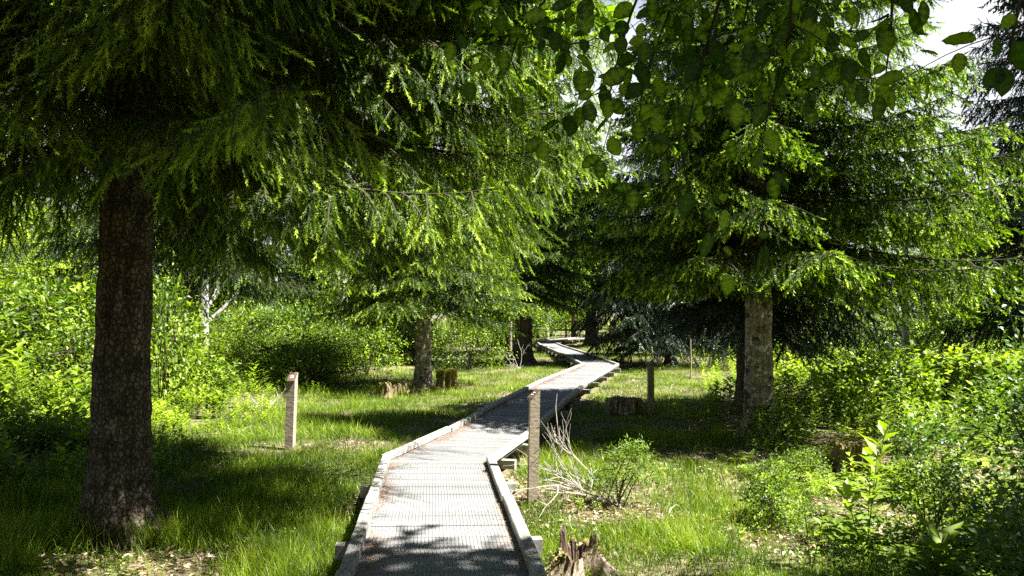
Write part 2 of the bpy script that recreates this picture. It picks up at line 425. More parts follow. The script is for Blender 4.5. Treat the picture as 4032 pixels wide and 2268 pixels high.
def twig_tpl(seed, n, nl, nw, stem=.012, tipfrac=.42, flat=.6):
    """a needled shoot: n needles of length nl and width nw around a stem"""
    r = np.random.default_rng(seed); V, F, ta, tb = [], [], [], []
    for k in range(n):
        t = (k + .5) / n
        a = r.uniform(0, 2 * math.pi); ox, oz = math.cos(a), math.sin(a) * flat
        l = nl * r.uniform(.75, 1.15) * (1 - .35 * t)
        fw = r.uniform(.5, .95)
        d = np.array([ox, fw, oz]); d /= np.linalg.norm(d)
        sidev = np.cross(d, [0.3 * oz, .2, 1.0]); sidev = sidev / np.linalg.norm(sidev) * nw / 2
        p = np.array([0, t * .93, -.10 * t * t]); b = len(V)
        V += [tuple(p - sidev), tuple(p + sidev), tuple(p + d * l)]
        F.append([b, b + 1, b + 2])
        tf = max(0., (t - (1 - tipfrac)) / tipfrac) if tipfrac else 0
        ta += [1, 1, 1.05]; tb += [min(1, tf * 2.2)] * 3
    b = len(V)
    for s in range(2):
        o = (stem, 0, 0) if s == 0 else (0, 0, stem)
        c = len(V); V += [(-o[0], 0, -o[2]), (o[0], 0, o[2]), (0, 1.0, -.12)]; F.append([c, c + 1, c + 2]); ta += [.3, .3, .6]; tb += [0, 0, 1]
    return T(V, F, ta, tb)
TW_NEAR = [twig_tpl(s, 50, .15, .028, .014) for s in range(3)]
TW_MID = [twig_tpl(s, 24, .22, .075, .024) for s in range(3)]
TW_FAR = [twig_tpl(s, 11, .36, .17, .035) for s in range(3)]

# ------------------------------------------------------------------ spruces
def trunk_geo(H, r0, seed, flare=1.0, seg=28, dz=.12, lean=(0, 0), bump=.02, hz=None):
    r = np.random.default_rng(seed); g = Geo()
    hs = np.concatenate([np.arange(-.25, 1.4, dz * .5), np.arange(1.4, H, dz if dz > .3 else dz * 2)]); n = len(hs)
    a = np.arange(seg) * 2 * math.pi / seg
    ph = r.uniform(0, 6.28, 4); nb = r.integers(4, 7)
    V = []; Tn = []
    for h in hs:
        fl = flare * (.55 * math.exp(-max(h, 0) / .16) + .22 * math.exp(-max(h, 0) / .55))
        base = r0 * max(.04, 1 - max(h, 0) / H) ** .8
        lob = 1 + fl * (1 + .55 * np.cos(nb * a + ph[0]) + .3 * np.cos((nb - 2) * a + ph[1])) + .03 * np.cos(3 * a + h * .8 + ph[2])
        ring = .025 * math.sin(h * 9 + ph[3]) ** 8 + .02 * math.sin(h * 15.5) ** 10
        for q, aa in enumerate(a):
            nn = mn.noise(Vector((math.cos(aa) * 4 + seed, math.sin(aa) * 4, h * 2.2))) + .6 * mn.noise(Vector((math.cos(aa) * 11, math.sin(aa) * 11 + seed, h * 8)))
            R = base * (lob[q] + ring) + bump * nn
            V.append((R * math.cos(aa) + lean[0] * h + .015 * math.sin(h * 1.1 + ph[1]), R * math.sin(aa) + lean[1] * h, h)); Tn.append(.5 + .35 * nn - ring * 8)
    i = np.arange(n - 1)[:, None]; j = np.arange(seg)[None]; k = (j + 1) % seg
    A, B, Cc, D = i * seg + j, i * seg + k, (i + 1) * seg + k, (i + 1) * seg + j
    F = np.concatenate([np.stack([A, B, Cc], -1).reshape(-1, 3), np.stack([A, Cc, D], -1).reshape(-1, 3)])
    g.raw(V, F, Tn)
    # old branch stubs on the bare bole
    for q in range(int(14 * r0 / .28)):
        h = r.uniform(.5, min(3.2, H * .4)); aa = r.uniform(0, 6.28); R = r0 * (1 - h / H) ** .8
        p = np.array([R * .9 * math.cos(aa) + lean[0] * h, R * .9 * math.sin(aa) + lean[1] * h, h]); dd = np.array([math.cos(aa), math.sin(aa), .15])
        g.tube([p, p + dd * (.04 + r.uniform(0, .09))], [.017, .009], 5, .25)
    return g

def spruce_crown(seed, H, z0, R0, lod=1, zfull=99, dens=1.0, droop=1.0, curtain=1.0, radf=None, trunk_r=.25, new=.5, base=(.15, .5), lean=(0, 0), dead=0, top=1.0, tsc=1.0, sag=1.0, d2=1.7):
    """needles and branches of one spruce; radf(azimuth) scales the reach"""
    r = np.random.default_rng(seed); nd, wd = Geo(), Geo()
    ps = {0: [], 1: [], 2: []}; ds = {0: [], 1: [], 2: []}; ls = {0: [], 1: [], 2: []}; tn = {0: [], 1: [], 2: []}; tp = {0: [], 1: [], 2: []}
    z = z0; up = np.array([0, 0, 1.])
    while z < H - .3:
        u = (z - z0) / (H - z0)
        nb = r.integers(5, 8) if u < .6 else r.integers(4, 6)
        a0 = r.uniform(0, 6.28)
        for b in range(nb):
            a = a0 + b * 6.283 / nb + r.uniform(-.3, .3); zz = z + r.uniform(-.14, .14)
            L = R0 * (1 - u ** top) ** .8 * r.uniform(.78, 1.08) * (min(1, .82 + u * 3)) + .15
            if radf: L *= radf(a, u)
            if L < .15: continue
            lod_b = lod if zz < zfull else 2
            ca, sa = math.cos(a), math.sin(a)
            nt_ = max(6, int(L / .25)); t = np.linspace(0, 1, nt_)
            rise = (.42 * u - .10 + r.uniform(-.06, .08)); dr = droop * (.34 - .2 * u) * sag; upt = .14 * sag
            wob = .05 * np.sin(t * 5 + r.uniform(0, 6)) * L * .3
            px = ca * t * L - sa * wob; py = sa * t * L + ca * wob
            pz = zz + L * (rise * t - dr * t ** 1.7 + upt * t ** 4)
            pts = np.stack([px + lean[0] * zz, py + lean[1] * zz, pz], 1)
            br = max(.005, .0075 * L ** .9) * (1 if lod_b < 2 else 1.2)
            wd.tube(pts, br * (1 - .85 * t) + .003, 5 if lod_b < 2 else 3, r.uniform(.2, .8), cap=False)
            isdead = r.random() < dead * max(0, 1 - u * 5)
            tang = norm(np.gradient(pts, axis=0))
            sp = {0: .105, 1: .13, 2: .20 / d2}[lod_b] / dens
            s = .12 * L + r.uniform(0, sp)
            side = 1 if r.random() < .5 else -1
            tb_ = r.uniform(*base)
            # shoots straight on the bough, drooping to both sides and clothing its top
            nq = int(L * {0: 44, 1: 28, 2: 11 * d2}[lod_b] * dens)
            if not isdead:
                fq = r.uniform(.14, 1, nq) ** .85; pos = np.stack([np.interp(fq, t, pts[:, c]) for c in range(3)], 1)
                fw0 = norm(pts[-1] - pts[0]); lt0 = norm(np.cross(fw0, up))
                dirs = fw0 * r.uniform(.2, .9, (nq, 1)) + lt0 * r.choice([-1., 1.], (nq, 1)) * r.uniform(.1, 1, (nq, 1)) - up * r.uniform(-.25, 1.1, (nq, 1)) * (.5 + .7 * curtain)
                ps[lod_b].append(pos); ds[lod_b].append(dirs); ls[lod_b].append({0: .2, 1: .22, 2: .34}[lod_b] * r.uniform(.6, 1.3, nq) * tsc)
                tn[lod_b].append(np.clip(tb_ + r.normal(0, .1, nq) + .12 * fq, 0, 1)); tp[lod_b].append((r.random(nq) < new * fq) * r.uniform(.45, 1.0, nq))
            while s < L * .985:
                f = s / L; i0 = min(nt_ - 2, int(f * (nt_ - 1))); w_ = f * (nt_ - 1) - i0
                p = pts[i0] * (1 - w_) + pts[i0 + 1] * w_; tg = tang[i0]
                sl_ = min(1.15, (.20 + .40 * (1 - f)) * L * .62 + .14) * r.uniform(.6, 1.15) * min(1, .45 + f * 2)
                ang = side * r.uniform(.75, 1.15)
                ct, st = math.cos(ang), math.sin(ang)
                h2 = np.array([tg[0] * ct - tg[1] * st, tg[0] * st + tg[1] * ct, tg[2] * .5 - .05])
                ns = 5; tt = np.linspace(0, 1, ns)
                sp_pts = p + np.outer(tt * sl_, h2) + np.outer(-(tt ** 1.6) * sl_ * .45 * curtain * (1 - .5 * u), up)
                if lod_b < 2: wd.tube(sp_pts, .006 * (1 - .8 * tt) + .0015, 3, r.uniform(.2, .8), cap=False)
                elif isdead: wd.tube(sp_pts, .008 * (1 - .8 * tt) + .003, 3, .6, cap=False)
                if not isdead:
                    tsp = {0: .047, 1: .062, 2: .11 / d2}[lod_b] / dens
                    nt2 = max(2, int(sl_ / tsp) + 1)
                    ff = (np.arange(nt2) + r.uniform(.2, .9, nt2)) / nt2; ff[-1] = .97
                    pos = np.stack([np.interp(ff, tt, sp_pts[:, c]) for c in range(3)], 1)
                    sd = np.where(np.arange(nt2) % 2 == 0, 1., -1.)[:, None]
                    fwd = norm(h2); lat = norm(np.cross(fwd, up))
                    dn = (.35 + 1.25 * curtain * (1 - .55 * u)) * r.uniform(.5, 1.2, (nt2, 1))
                    dirs = fwd * r.uniform(.3, .8, (nt2, 1)) + lat * sd * r.uniform(.2, .7, (nt2, 1)) - up * dn + r.normal(0, .12, (nt2, 3))
                    dirs[-1] = fwd * .9 - up * .45 * curtain
                    ln = {0: .22, 1: .24, 2: .34}[lod_b] * r.uniform(.55, 1.3, nt2) * (.75 + .5 * (1 - u) * curtain) * tsc
                    ps[lod_b].append(pos); ds[lod_b].append(dirs); ls[lod_b].append(ln)
                    tn[lod_b].append(np.clip(tb_ + r.normal(0, .1, nt2) + .12 * f, 0, 1))
                    tp[lod_b].append((r.random(nt2) < new * (.25 + .75 * f)) * r.uniform(.45, 1.0, nt2))
                side = -side; s += sp * r.uniform(.7, 1.3)
        z += (.25 if lod < 2 else .32) * r.uniform(.75, 1.25) / min(1.3, dens) * (1 + .3 * u)
    # leader
    wd.tube([(lean[0] * H, lean[1] * H, H - .8), (lean[0] * H, lean[1] * H, H + .2)], [.02, .005], 4)
    for k, tpls in ((0, TW_NEAR), (1, TW_MID), (2, TW_FAR)):
        if not ps[k]: continue
        P = np.concatenate(ps[k]); D = np.concatenate(ds[k]); Ln = np.concatenate(ls[k]); Tn = np.concatenate(tn[k]); Tp = np.concatenate(tp[k])
        idx = r.integers(0, len(tpls), len(P)); hint = r.normal(0, 1, (len(P), 3))
        R = basis(D, hint)
        for q, tpl in enumerate(tpls):
            m_ = idx == q
            wx = np.minimum(1, .24 / np.maximum(Ln[m_], .1)) if k == 0 else 1
            sc = np.stack([Ln[m_] * wx, Ln[m_], Ln[m_] * wx], 1)
            nd.inst(tpl, P[m_], R[m_], sc, Tn[m_], Tp[m_])
    print('CROWN', len(P), sum(len(f) for f in nd.F)); return nd, wd

MESHES = {}
def spruce(name, x, y, label, H, z0, R0, r0, seed, group='spruce trees', needles='spruce', bark='bark', share=None, rz=0, flare=1., seg=20, dz=.2, sc=1., lean=(0, 0), **kw):
    root = empty(name, (x, y, float(gz(x, y))), rz, label, 'tree', group)
    if share and share in MESHES:
        a, b, c = MESHES[share]
    else:
        nd, wd = spruce_crown(seed, H, z0, R0, lean=lean, **kw)
        tg = trunk_geo(H, r0, seed, flare, seg, dz, lean)
        a, b, c = nd.mesh('crown', M[needles]), wd.mesh('branches', M['twig']), tg.mesh('trunk', M[bark], True)
        if share: MESHES[share] = (a, b, c)
    for nm, me in (('crown', a), ('branches', b), ('trunk', c)):
        o = bpy.data.objects.new(nm, me); C.objects.link(o); o.parent = root
    root.scale = (sc, sc, sc)
    return root

def azf(peaks):
    """reach factor from a list of (azimuth in degrees, factor)"""
    A = np.radians([p[0] for p in peaks]); Fv = np.array([p[1] for p in peaks])
    def f(a, u):
        w = np.exp(3.0 * (np.cos(a - A) - 1)); return float((w * Fv).sum() / w.sum())
    return f

# big spruce at the left front
spruce('spruce_tree', -3.48, 6.7, 'massive dark-barked spruce at the left front with drooping boughs', 18, 3.55, 4.85, .24, 11,
       lod=0, zfull=5.9, seg=90, dz=.07, flare=1.1, trunk_r=.3, droop=.56, curtain=1.0, new=.6, base=(.28, .66), dens=1.05, tsc=1.15,
       radf=azf([(0, .86), (35, 1.13), (80, 1.0), (130, .9), (180, .85), (230, .7), (290, .62), (330, .80)]), d2=2.3)
# unseen tall spruce added beside the camera to cast shade over the left boughs
spruce('spruce_tree', 2.7, .6, 'unseen tall spruce added beside the walkway at the camera to cast shade', 19, 8.3, 4.2, .26, 71, group=None, lod=2, d2=1.4, droop=.7, curtain=.8, new=.4, base=(.2, .5))
spruce('spruce_tree', 9.7, 5.0, 'unseen wide spruce added beyond the right edge to shade the right foreground', 9.5, 1.8, 3.3, .2, 73, group=None, lod=2, d2=1.6, droop=.8, curtain=.8, new=.4, base=(.2, .5))  # out of view, added so its shadow darkens the right foreground
# grey trunk spruce at the right
spruce('spruce_tree', 4.10, 12.4, 'grey-barked spruce right of the walkway with bright lime shoot tips', 13, 2.9, 3.9, .235, 23,
       lod=1, zfull=9.5, seg=60, dz=.1, flare=.8, bark='bark_grey', droop=.55, curtain=.95, new=.8, base=(.25, .6), dens=1.05, tsc=.9,
       radf=azf([(0, 1.05), (60, 1.0), (120, .75), (180, .72), (240, .75), (300, .95)]))
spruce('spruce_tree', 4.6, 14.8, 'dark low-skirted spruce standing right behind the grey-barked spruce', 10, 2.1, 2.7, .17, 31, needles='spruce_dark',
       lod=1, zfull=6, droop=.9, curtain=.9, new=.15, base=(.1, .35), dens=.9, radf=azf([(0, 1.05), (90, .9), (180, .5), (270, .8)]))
spruce('spruce_tree', -2.40, 20.3, 'medium spruce beside the mossy stump, pale dappled bole and greyish lower sprays', 10.5, 2.5, 3.0, .22, 37, bark='bark_grey',
       lod=1, zfull=9, seg=30, dz=.15, droop=.8, curtain=.8, new=.35, base=(.3, .6), dens=.9, dead=.25, flare=.6)
spruce('spruce_tree', .55, 31.0, 'slightly leaning ringed spruce bole left of the far walkway bend', 17, 3.0, 3.6, .27, 41,
       lod=1, zfull=9, seg=30, droop=.8, curtain=.8, new=.3, base=(.15, .45), dens=.8, lean=(.012, 0), flare=1.4)
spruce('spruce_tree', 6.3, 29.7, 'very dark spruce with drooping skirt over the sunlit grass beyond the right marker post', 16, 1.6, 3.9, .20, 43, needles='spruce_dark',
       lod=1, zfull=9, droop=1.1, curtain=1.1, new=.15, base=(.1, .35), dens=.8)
spruce('spruce_tree', 5.3, 50.0, 'black thick-boled spruce just right of the farthest walkway bend', 15, 4.0, 4.0, .38, 47, lod=2, dens=1.0, droop=.8, new=.3, flare=1.2)
spruce('spruce_tree', -9.7, 22.0, 'wide dark spruce behind the birch, hanging boughs shading the bushes', 14, 3.5, 4.3, .25, 53, lod=1, zfull=9, dens=.75, droop=.9, curtain=1.1, new=.3, base=(.1, .4))
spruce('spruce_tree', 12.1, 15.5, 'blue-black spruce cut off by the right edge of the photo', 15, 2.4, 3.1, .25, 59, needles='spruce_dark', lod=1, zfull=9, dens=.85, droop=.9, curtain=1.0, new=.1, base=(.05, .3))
spruce('spruce_tree', -7.0, 44.0, 'thin dark spruce bole far behind the bright bush, left of the medium spruce', 14, 3.5, 3.6, .28, 61, lod=2, share='far1', droop=.8, new=.45, d2=1.2)
spruce('spruce_tree', .35, 40.5, 'spruce filling the gap above the far end of the walkway', 16.5, 4.2, 3.8, .22, 79, lod=2, droop=.8, new=.5, base=(.2, .5))
#--PART2--
# ------------------------------------------------------------------ far spruces (copies of two kinds) 
def copy_thing(root, x, y, rz, sc, label, group=None, z=None):
    r = root.copy(); C.objects.link(r)
    r.location = (x, y, float(gz(x, y)) if z is None else z); r.rotation_euler = (0, 0, rz); r.scale = (sc, sc, sc)
    r['label'] = label
    if group: r['group'] = group
    for ch in list(root.children):
        c = ch.copy(); C.objects.link(c); c.parent = r
    return r
farA = [o for o in C.objects if o.name.startswith('spruce_tree') and abs(o.location.y - 44) < .1][0]
farB = spruce('spruce_tree', -24, 33, 'bright green spruce far behind the bushes at the left edge', 12, .8, 4.0, .2, 67, group='spruces at the back of the clearing', lod=2, droop=.8, new=.9, base=(.4, .8), dens=.9, d2=1.2)
farA['group'] = 'spruces at the back of the clearing'
BACK = 'spruces at the back of the clearing'
lab = ['spruce standing at the back of the clearing left of the walkway', 'distant spruce behind the right side undergrowth']
for i, (x, y) in enumerate([(-10.5, 1.0), (-6.5, -6), (0.5, -9), (7, -8), (-13.5, 7.0), (-16, -4)]):  # unseen trees of the surrounding wood, added to cut light from the low sky
    copy_thing(farA, x, y, i * 1.1, .95 + .05 * i, 'unseen spruce beside or behind the viewpoint, added to block low sky light', 'spruces around the viewpoint')
far_list = [(-33, 38, 1.0, 1), (-29, 47, 1.1, 1), (-19, 42, .9, 1), (-15, 36, .85, 1), (-22, 55, 1.1, 0), (-12.5, 50, 1.0, 0), (-4, 58, 1.0, 0),
            (-9, 66, 1.1, 0), (-16, 70, 1.1, 1), (-1, 70, .95, 0), (-30, 70, 1.2, 0), (-44, 62, 1.2, 1),
            (9.5, 62, .95, 0), (12, 44, .8, 1), (14, 58, .8, 0), (2.3, 76, .7, 0), (6.2, 80, .62, 1), (19, 52, .8, 1), (9.8, 38, .8, 0), (25, 62, .75, 0), (33, 50, .8, 1), (40, 66, 1, 0), (13.5, 72, .8, 1)]
for i, (x, y, sc, k) in enumerate(far_list):
    copy_thing(farB if k else farA, x, y, i * 1.3, sc, lab[0 if x < 2 else 1], BACK + (' on the left' if x < 2 else ' on the right'))

# ------------------------------------------------------------------ waymark posts
def post(x, y, h, rz, w, dirslope, label, lean=(0, 0), ptint=.5):
    z = float(gz(x, y)); root = empty('marker_post', (x, y, z), rz, label, 'post', 'marker posts along the walkway')
    g = Geo(); hw = w / 2; nz_ = 14; r = np.random.default_rng(int(x * 100) % 97)
    V = []
    sx, sy = dirslope            # top plane height = h + sx*x + sy*y
    cs = [(-hw, -hw), (hw, -hw), (hw, hw), (-hw, hw)]
    for k in range(nz_ + 1):
        f = k / nz_
        for (a, b) in cs:
            top = h + sx * a + sy * b
            zz = -.25 + (top + .25) * f; e = r.uniform(-.0015, .0015)
            V.append((a + e + lean[0] * zz, b + e + lean[1] * zz, zz))
    F = []
    for k in range(nz_):
        for m_ in range(4):
            A, B = k * 4 + m_, k * 4 + (m_ + 1) % 4; F += [[A, B, B + 4], [A, B + 4, A + 4]]
    t0 = nz_ * 4; F += [[t0, t0 + 1, t0 + 2], [t0, t0 + 2, t0 + 3]]
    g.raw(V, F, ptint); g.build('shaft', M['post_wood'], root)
    # sloping plate with two white strokes, overhanging the low side
    n = Vector((-sx, -sy, 1)).normalized(); u = Vector((sx, sy, sx * sx + sy * sy)).normalized(); v = n.cross(u)
    R = np.array([[v.x, u.x, n.x], [v.y, u.y, n.y], [v.z, u.z, n.z]])
    c = Vector((lean[0] * h, lean[1] * h, h)) + n * .006 - u * .012
    g = Geo(); g.box(c, (w * .98, w * 1.32, .006), R, .5); p = g.build('number_plate', M['plate'], root)
    g = Geo()
    for s in (-.012, .012):
        cc = c + n * .0045 + u * (s * 1.3)
        g.box(cc, (w * .42, .010, .002), R, .6)
    g.build('white_mark', M['white'], p)
    return root
post(-3.30, 11.15, 1.08, math.radians(-3), .125, (.0, .9), 'pale wooden marker post standing alone in the lit grass left of the walkway', ptint=.55, lean=(.025, 0))
post(.21, 7.75, 1.14, math.radians(8), .10, (.75, .25), 'tall marker post close to the walkway bend, in front of the dead twiggy bush', lean=(.022, 0), ptint=.45)
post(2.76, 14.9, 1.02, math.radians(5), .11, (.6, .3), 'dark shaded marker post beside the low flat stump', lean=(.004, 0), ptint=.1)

# thin pale stake in the far grass
g = Geo(); g.tube([(0, 0, -.1), (.01, 0, .5), (0, .01, 1.25)], [.022, .02, .018], 6, .5)
x, y = 5.55, 23.2
tag(g.build('wooden_stake', M['post_wood'], loc=(x, y, float(gz(x, y)))), 'thin upright stake in the sunlit grass beyond the right marker post', 'stake')

# ------------------------------------------------------------------ handrail at the far end of the walkway
root = empty('handrail', (0, 0, 0), 0, 'dark two-bar timber handrail at the far end of the walkway', 'handrail')
hp = [(3.0, 61.5), (4.5, 62.2), (5.2, 62.6), (7.0, 64.0), (9.0, 66.0)]
for q, (x, y) in enumerate(hp):
    g = Geo(); z = float(gz(x, y)); g.box((x, y, (z + 1.22) / 2), (.14, .14, 1.22 - z), None, .4); g.build('post', M['dark_wood'], root)
for h, w in ((1.27, .15), (.62, .16)):
    g = Geo()
    for (a, b) in zip(hp[:-1], hp[1:]):
        m_ = ((a[0] + b[0]) / 2, (a[1] + b[1]) / 2 - (.08 if h < 1 else 0)); L = math.hypot(b[0] - a[0], b[1] - a[1]); an = math.atan2(b[1] - a[1], b[0] - a[0])
        R = np.array([[math.cos(an), -math.sin(an), 0], [math.sin(an), math.cos(an), 0], [0, 0, 1]])
        g.box((m_[0], m_[1], h), (L - .005, .16 if h > 1 else .05, .07 if h > 1 else w), R, .4)
    g.build('rail', M['dark_wood'], root)

# ------------------------------------------------------------------ stumps and dead wood
def stump(x, y, h, r0, seed, label, mat, jag=.5, flare=.7, spikes=0, moss=0, hollow=.3, seg=72, tilt=(0, 0), root_dir=None, name='tree_stump'):
    r = np.random.default_rng(seed); g = Geo()
    a = np.arange(seg) * 2 * math.pi / seg; nh = 18; V = []; Tn = []
    top = np.array([h * (1 - jag * (.5 + .5 * mn.noise(Vector((math.cos(t) * 1.7 + seed, math.sin(t) * 1.7, 0)))) - jag * .35 * abs(mn.noise(Vector((math.cos(t) * 7, math.sin(t) * 7 + seed, 3))))) for t in a])
    for s in range(spikes):
        c = r.uniform(0, 6.28); dlt = np.abs((a - c + math.pi) % (2 * math.pi) - math.pi); top += h * r.uniform(.3, .8) * np.exp(-(dlt / .16) ** 2)
    for k in range(nh + 1):
        f = k / nh
        for q, t in enumerate(a):
            zz = -.15 + (top[q] + .15) * f
            fl = flare * math.exp(-max(zz, 0) / (h * .3))
            rr = r0 * (1 + fl * (.6 + .5 * math.cos(5 * t + seed) + .3 * math.cos(3 * t)))
            if root_dir is not None:
                dd = abs((t - root_dir + math.pi) % (2 * math.pi) - math.pi); rr += r0 * 1.6 * math.exp(-(dd / .25) ** 2) * math.exp(-max(zz, 0) / (h * .22))
            groove = mn.noise(Vector((math.cos(t) * 6, math.sin(t) * 6 + seed, zz * 1.5))) * .16 + mn.noise(Vector((math.cos(t) * 15, math.sin(t) * 15, zz * 3 + seed))) * .09
            rr *= 1 + groove
            V.append((rr * math.cos(t) + tilt[0] * zz, rr * math.sin(t) + tilt[1] * zz, zz)); Tn.append(.5 + groove * 2.2)
    i = np.arange(nh)[:, None]; j = np.arange(seg)[None]; kk = (j + 1) % seg
    A, B, Cc, D = i * seg + j, i * seg + kk, (i + 1) * seg + kk, (i + 1) * seg + j
    F = [*np.stack([A, B, Cc], -1).reshape(-1, 3), *np.stack([A, Cc, D], -1).reshape(-1, 3)]
    # inner side sinking into a rotten hollow
    b0 = nh * seg
    for lv, (fr, fd) in enumerate(((.72, .04), (.45, hollow), (.05, hollow * 1.1))):
        for q, t in enumerate(a):
            v = V[b0 + q]; V.append((v[0] * fr, v[1] * fr, max(.02, v[2] * (1 - fd) + .03 * mn.noise(Vector((v[0] * 20, v[1] * 20, lv)))))); Tn.append(.25)
        for q in range(seg):
            A_, B_ = b0 + lv * seg + q, b0 + lv * seg + (q + 1) % seg
            F += [[A_, B_, B_ + seg], [A_, B_ + seg, A_ + seg]]
    g.raw(V, F, Tn)
    z = float(gz(x, y)); root = empty(name, (x, y, z), 0, label, 'stump')
    g.build('stump_wood', M[mat], root)
    if moss:
        m_ = Geo(); N_ = moss; Va = np.array(V); cand = Va[:(nh + 2) * seg]
        wgt = np.where(cand[:, 2] > h * .62, 4., .5) + (np.array([mn.noise(Vector(p * 5)) for p in cand]) > .15) * 2.5
        idx = r.choice(len(cand), N_, p=wgt / wgt.sum())
        pos = cand[idx] + r.normal(0, .008, (N_, 3)); out = norm(pos * [1, 1, .2]) + [0, 0, .5] + r.normal(0, .5, (N_, 3))
        m_.inst(LEAF2, pos, basis(out, r.normal(0, 1, (N_, 3))), r.uniform(.02, .045, N_), r.uniform(.2, 1, N_)); tag(m_.build('moss', M['moss'], root), kind='stuff')
    return root
stump(-1.72, 19.6, .62, .24, 5, 'tall mossy stump with a root running to the right, beside the medium spruce', 'moss_wood', jag=.12, moss=3800, root_dir=-.35, hollow=.12, flare=.5)
stump(-3.0, 18.9, .42, .34, 8, 'low dark rotten stump in shaded grass left of the mossy stump', 'moss_wood', jag=.6, moss=300)
stump(-2.3, 18.8, .22, .22, 9, 'smallest ragged stump remnant between the low dark stump and the mossy one', 'moss_wood', jag=.7)
stump(.50, 6.0, .26, .15, 33, 'jagged splintered grey stump close beside the walkway kerb in the foreground', 'dead_wood', jag=.6, spikes=2, moss=350, flare=1.3, hollow=.75, tilt=(.12, 0))
stump(2.3, 15.3, .28, .34, 14, 'low flat-topped stump in the shade beside the dark marker post', 'dead_wood', jag=.15, moss=500, flare=.4, hollow=.1)
stump(-.03, 31.5, .85, .22, 17, 'red-brown splintered stump left of the leaning spruce bole', 'dead_wood', jag=.7, spikes=4, flare=1.5, hollow=.7)
stump(4.4, 9.6, .42, .24, 19, 'broken stump half hidden among the shrubs right of the grey-barked spruce', 'moss_wood', jag=.35, spikes=0, moss=600, flare=.6, hollow=.4)

def snag(x, y, h, r0, seed, label, spikes=2):
    r = np.random.default_rng(seed); g = Geo(); seg = 40; a = np.arange(seg) * 6.2832 / seg; V = []; Tn = []; nh = 30
    top = h * (1 - .14 * np.array([abs(mn.noise(Vector((math.cos(t) * 3 + seed, math.sin(t) * 3, 1)))) * 2 for t in a]))
    for k in range(nh + 1):
        for q, t in enumerate(a):
            zz = -.2 + (top[q] + .2) * k / nh
            gr = mn.noise(Vector((math.cos(t) * 5, math.sin(t) * 5 + seed, zz * .5))) * .2; rr = r0 * (1 + gr + .3 * math.exp(-max(zz, 0) / .3)) * (1 - .12 * zz / h)
            V.append((rr * math.cos(t), rr * math.sin(t), zz)); Tn.append(.55 + gr * 2)
    F = []
    for k in range(nh):
        for q in range(seg):
            A, B = k * seg + q, k * seg + (q + 1) % seg; F += [[A, B, B + seg], [A, B + seg, A + seg]]
    c = len(V); V.append((0, 0, h * .8)); Tn.append(.1); b = nh * seg; F += [[b + q, b + (q + 1) % seg, c] for q in range(seg)]
    g.raw(V, F, Tn)
    return tag(g.build('dead_snag', M['snag_wood'], loc=(x, y, float(gz(x, y)))), label, 'dead tree')
snag(-7.2, 31.5, 4.1, .25, 3, 'bleached barkless standing snag with broken top behind the bushes')
snag(-7.3, 27.0, 1.5, .045, 4, 'short thin pale broken stick standing left of the bleached snag')
snag(.62, 33.8, 1.7, .10, 6, 'weathered grey slab of trunk behind the leaning spruce bole')

# fallen grey log with bare brush on it
g = Geo(); pts = np.array([(-9.4, 19.2, .35), (-9.0, 18.8, .33), (-8.5, 18.3, .15), (-8.1, 18.0, -.1), (-7.8, 17.8, -.25)]); g.tube(pts, [.10, .13, .14, .13, .09], 12, .5)
tag(g.build('fallen_log', M['snag_wood']), 'grey fallen log lying slanted in the brambles left of the birch foot', 'log')

def brush(name, x, y, h, spread, n, seed, label, mat='twig_pale', leanv=(0, 0), rad=.012, z=None, cat='dead branches', sub=3):
    r = np.random.default_rng(seed); g = Geo()
    def grow(p, d, L, rd, lv):
        k = 5; pts = [np.array(p)]; dd = np.array(d)
        for q in range(k):
            dd = norm(dd + r.normal(0, .16, 3)); pts.append(pts[-1] + dd * L / k)
        g.tube(pts, np.linspace(rd, rd * .35, k + 1), 4, r.uniform(.2, .9), cap=False)
        if lv > 0:
            for q in range(sub if lv > 1 else 3):
                i = r.integers(1, k + 1); grow(pts[i], norm(dd + r.normal(0, .55, 3)), L * r.uniform(.35, .6), rd * .5, lv - 1)
    for q in range(n):
        a = r.uniform(0, 6.28); d = norm(np.array([math.cos(a) * spread + leanv[0], math.sin(a) * spread + leanv[1], 1.0]))
        grow((r.normal(0, .04), r.normal(0, .04), -.05), d, h * r.uniform(.6, 1.1), rad * r.uniform(.6, 1.2), 2)
    return tag(g.build(name, M[mat], loc=(x, y, float(gz(x, y)) if z is None else z)), label, cat)
brush('dead_branches', -8.6, 17.6, 1.1, 1.3, 9, 5, 'tangle of bare pale branches in front of the fallen grey log', rad=.016)
brush('dead_branches', -5.0, 15.3, .55, 2.2, 12, 8, 'heap of dry bleached stalks at the grass edge left of the lone marker post', rad=.008)
brush('dead_branches', 4.15, 12.0, 1.0, 1.0, 4, 15, 'dark arching bare branch just right of the grey-barked spruce foot', mat='twig', rad=.016, leanv=(1.6, 0))
brush('dead_branches', .35, 27.5, .9, .9, 6, 19, 'bare forked twig in front of the leaning spruce, at the bush edge', rad=.014)
brush('dead_branches', 5.9, 12.8, .6, 2.0, 9, 21, 'brown dead bramble tangle in the sunlit undergrowth', mat='twig', rad=.010)

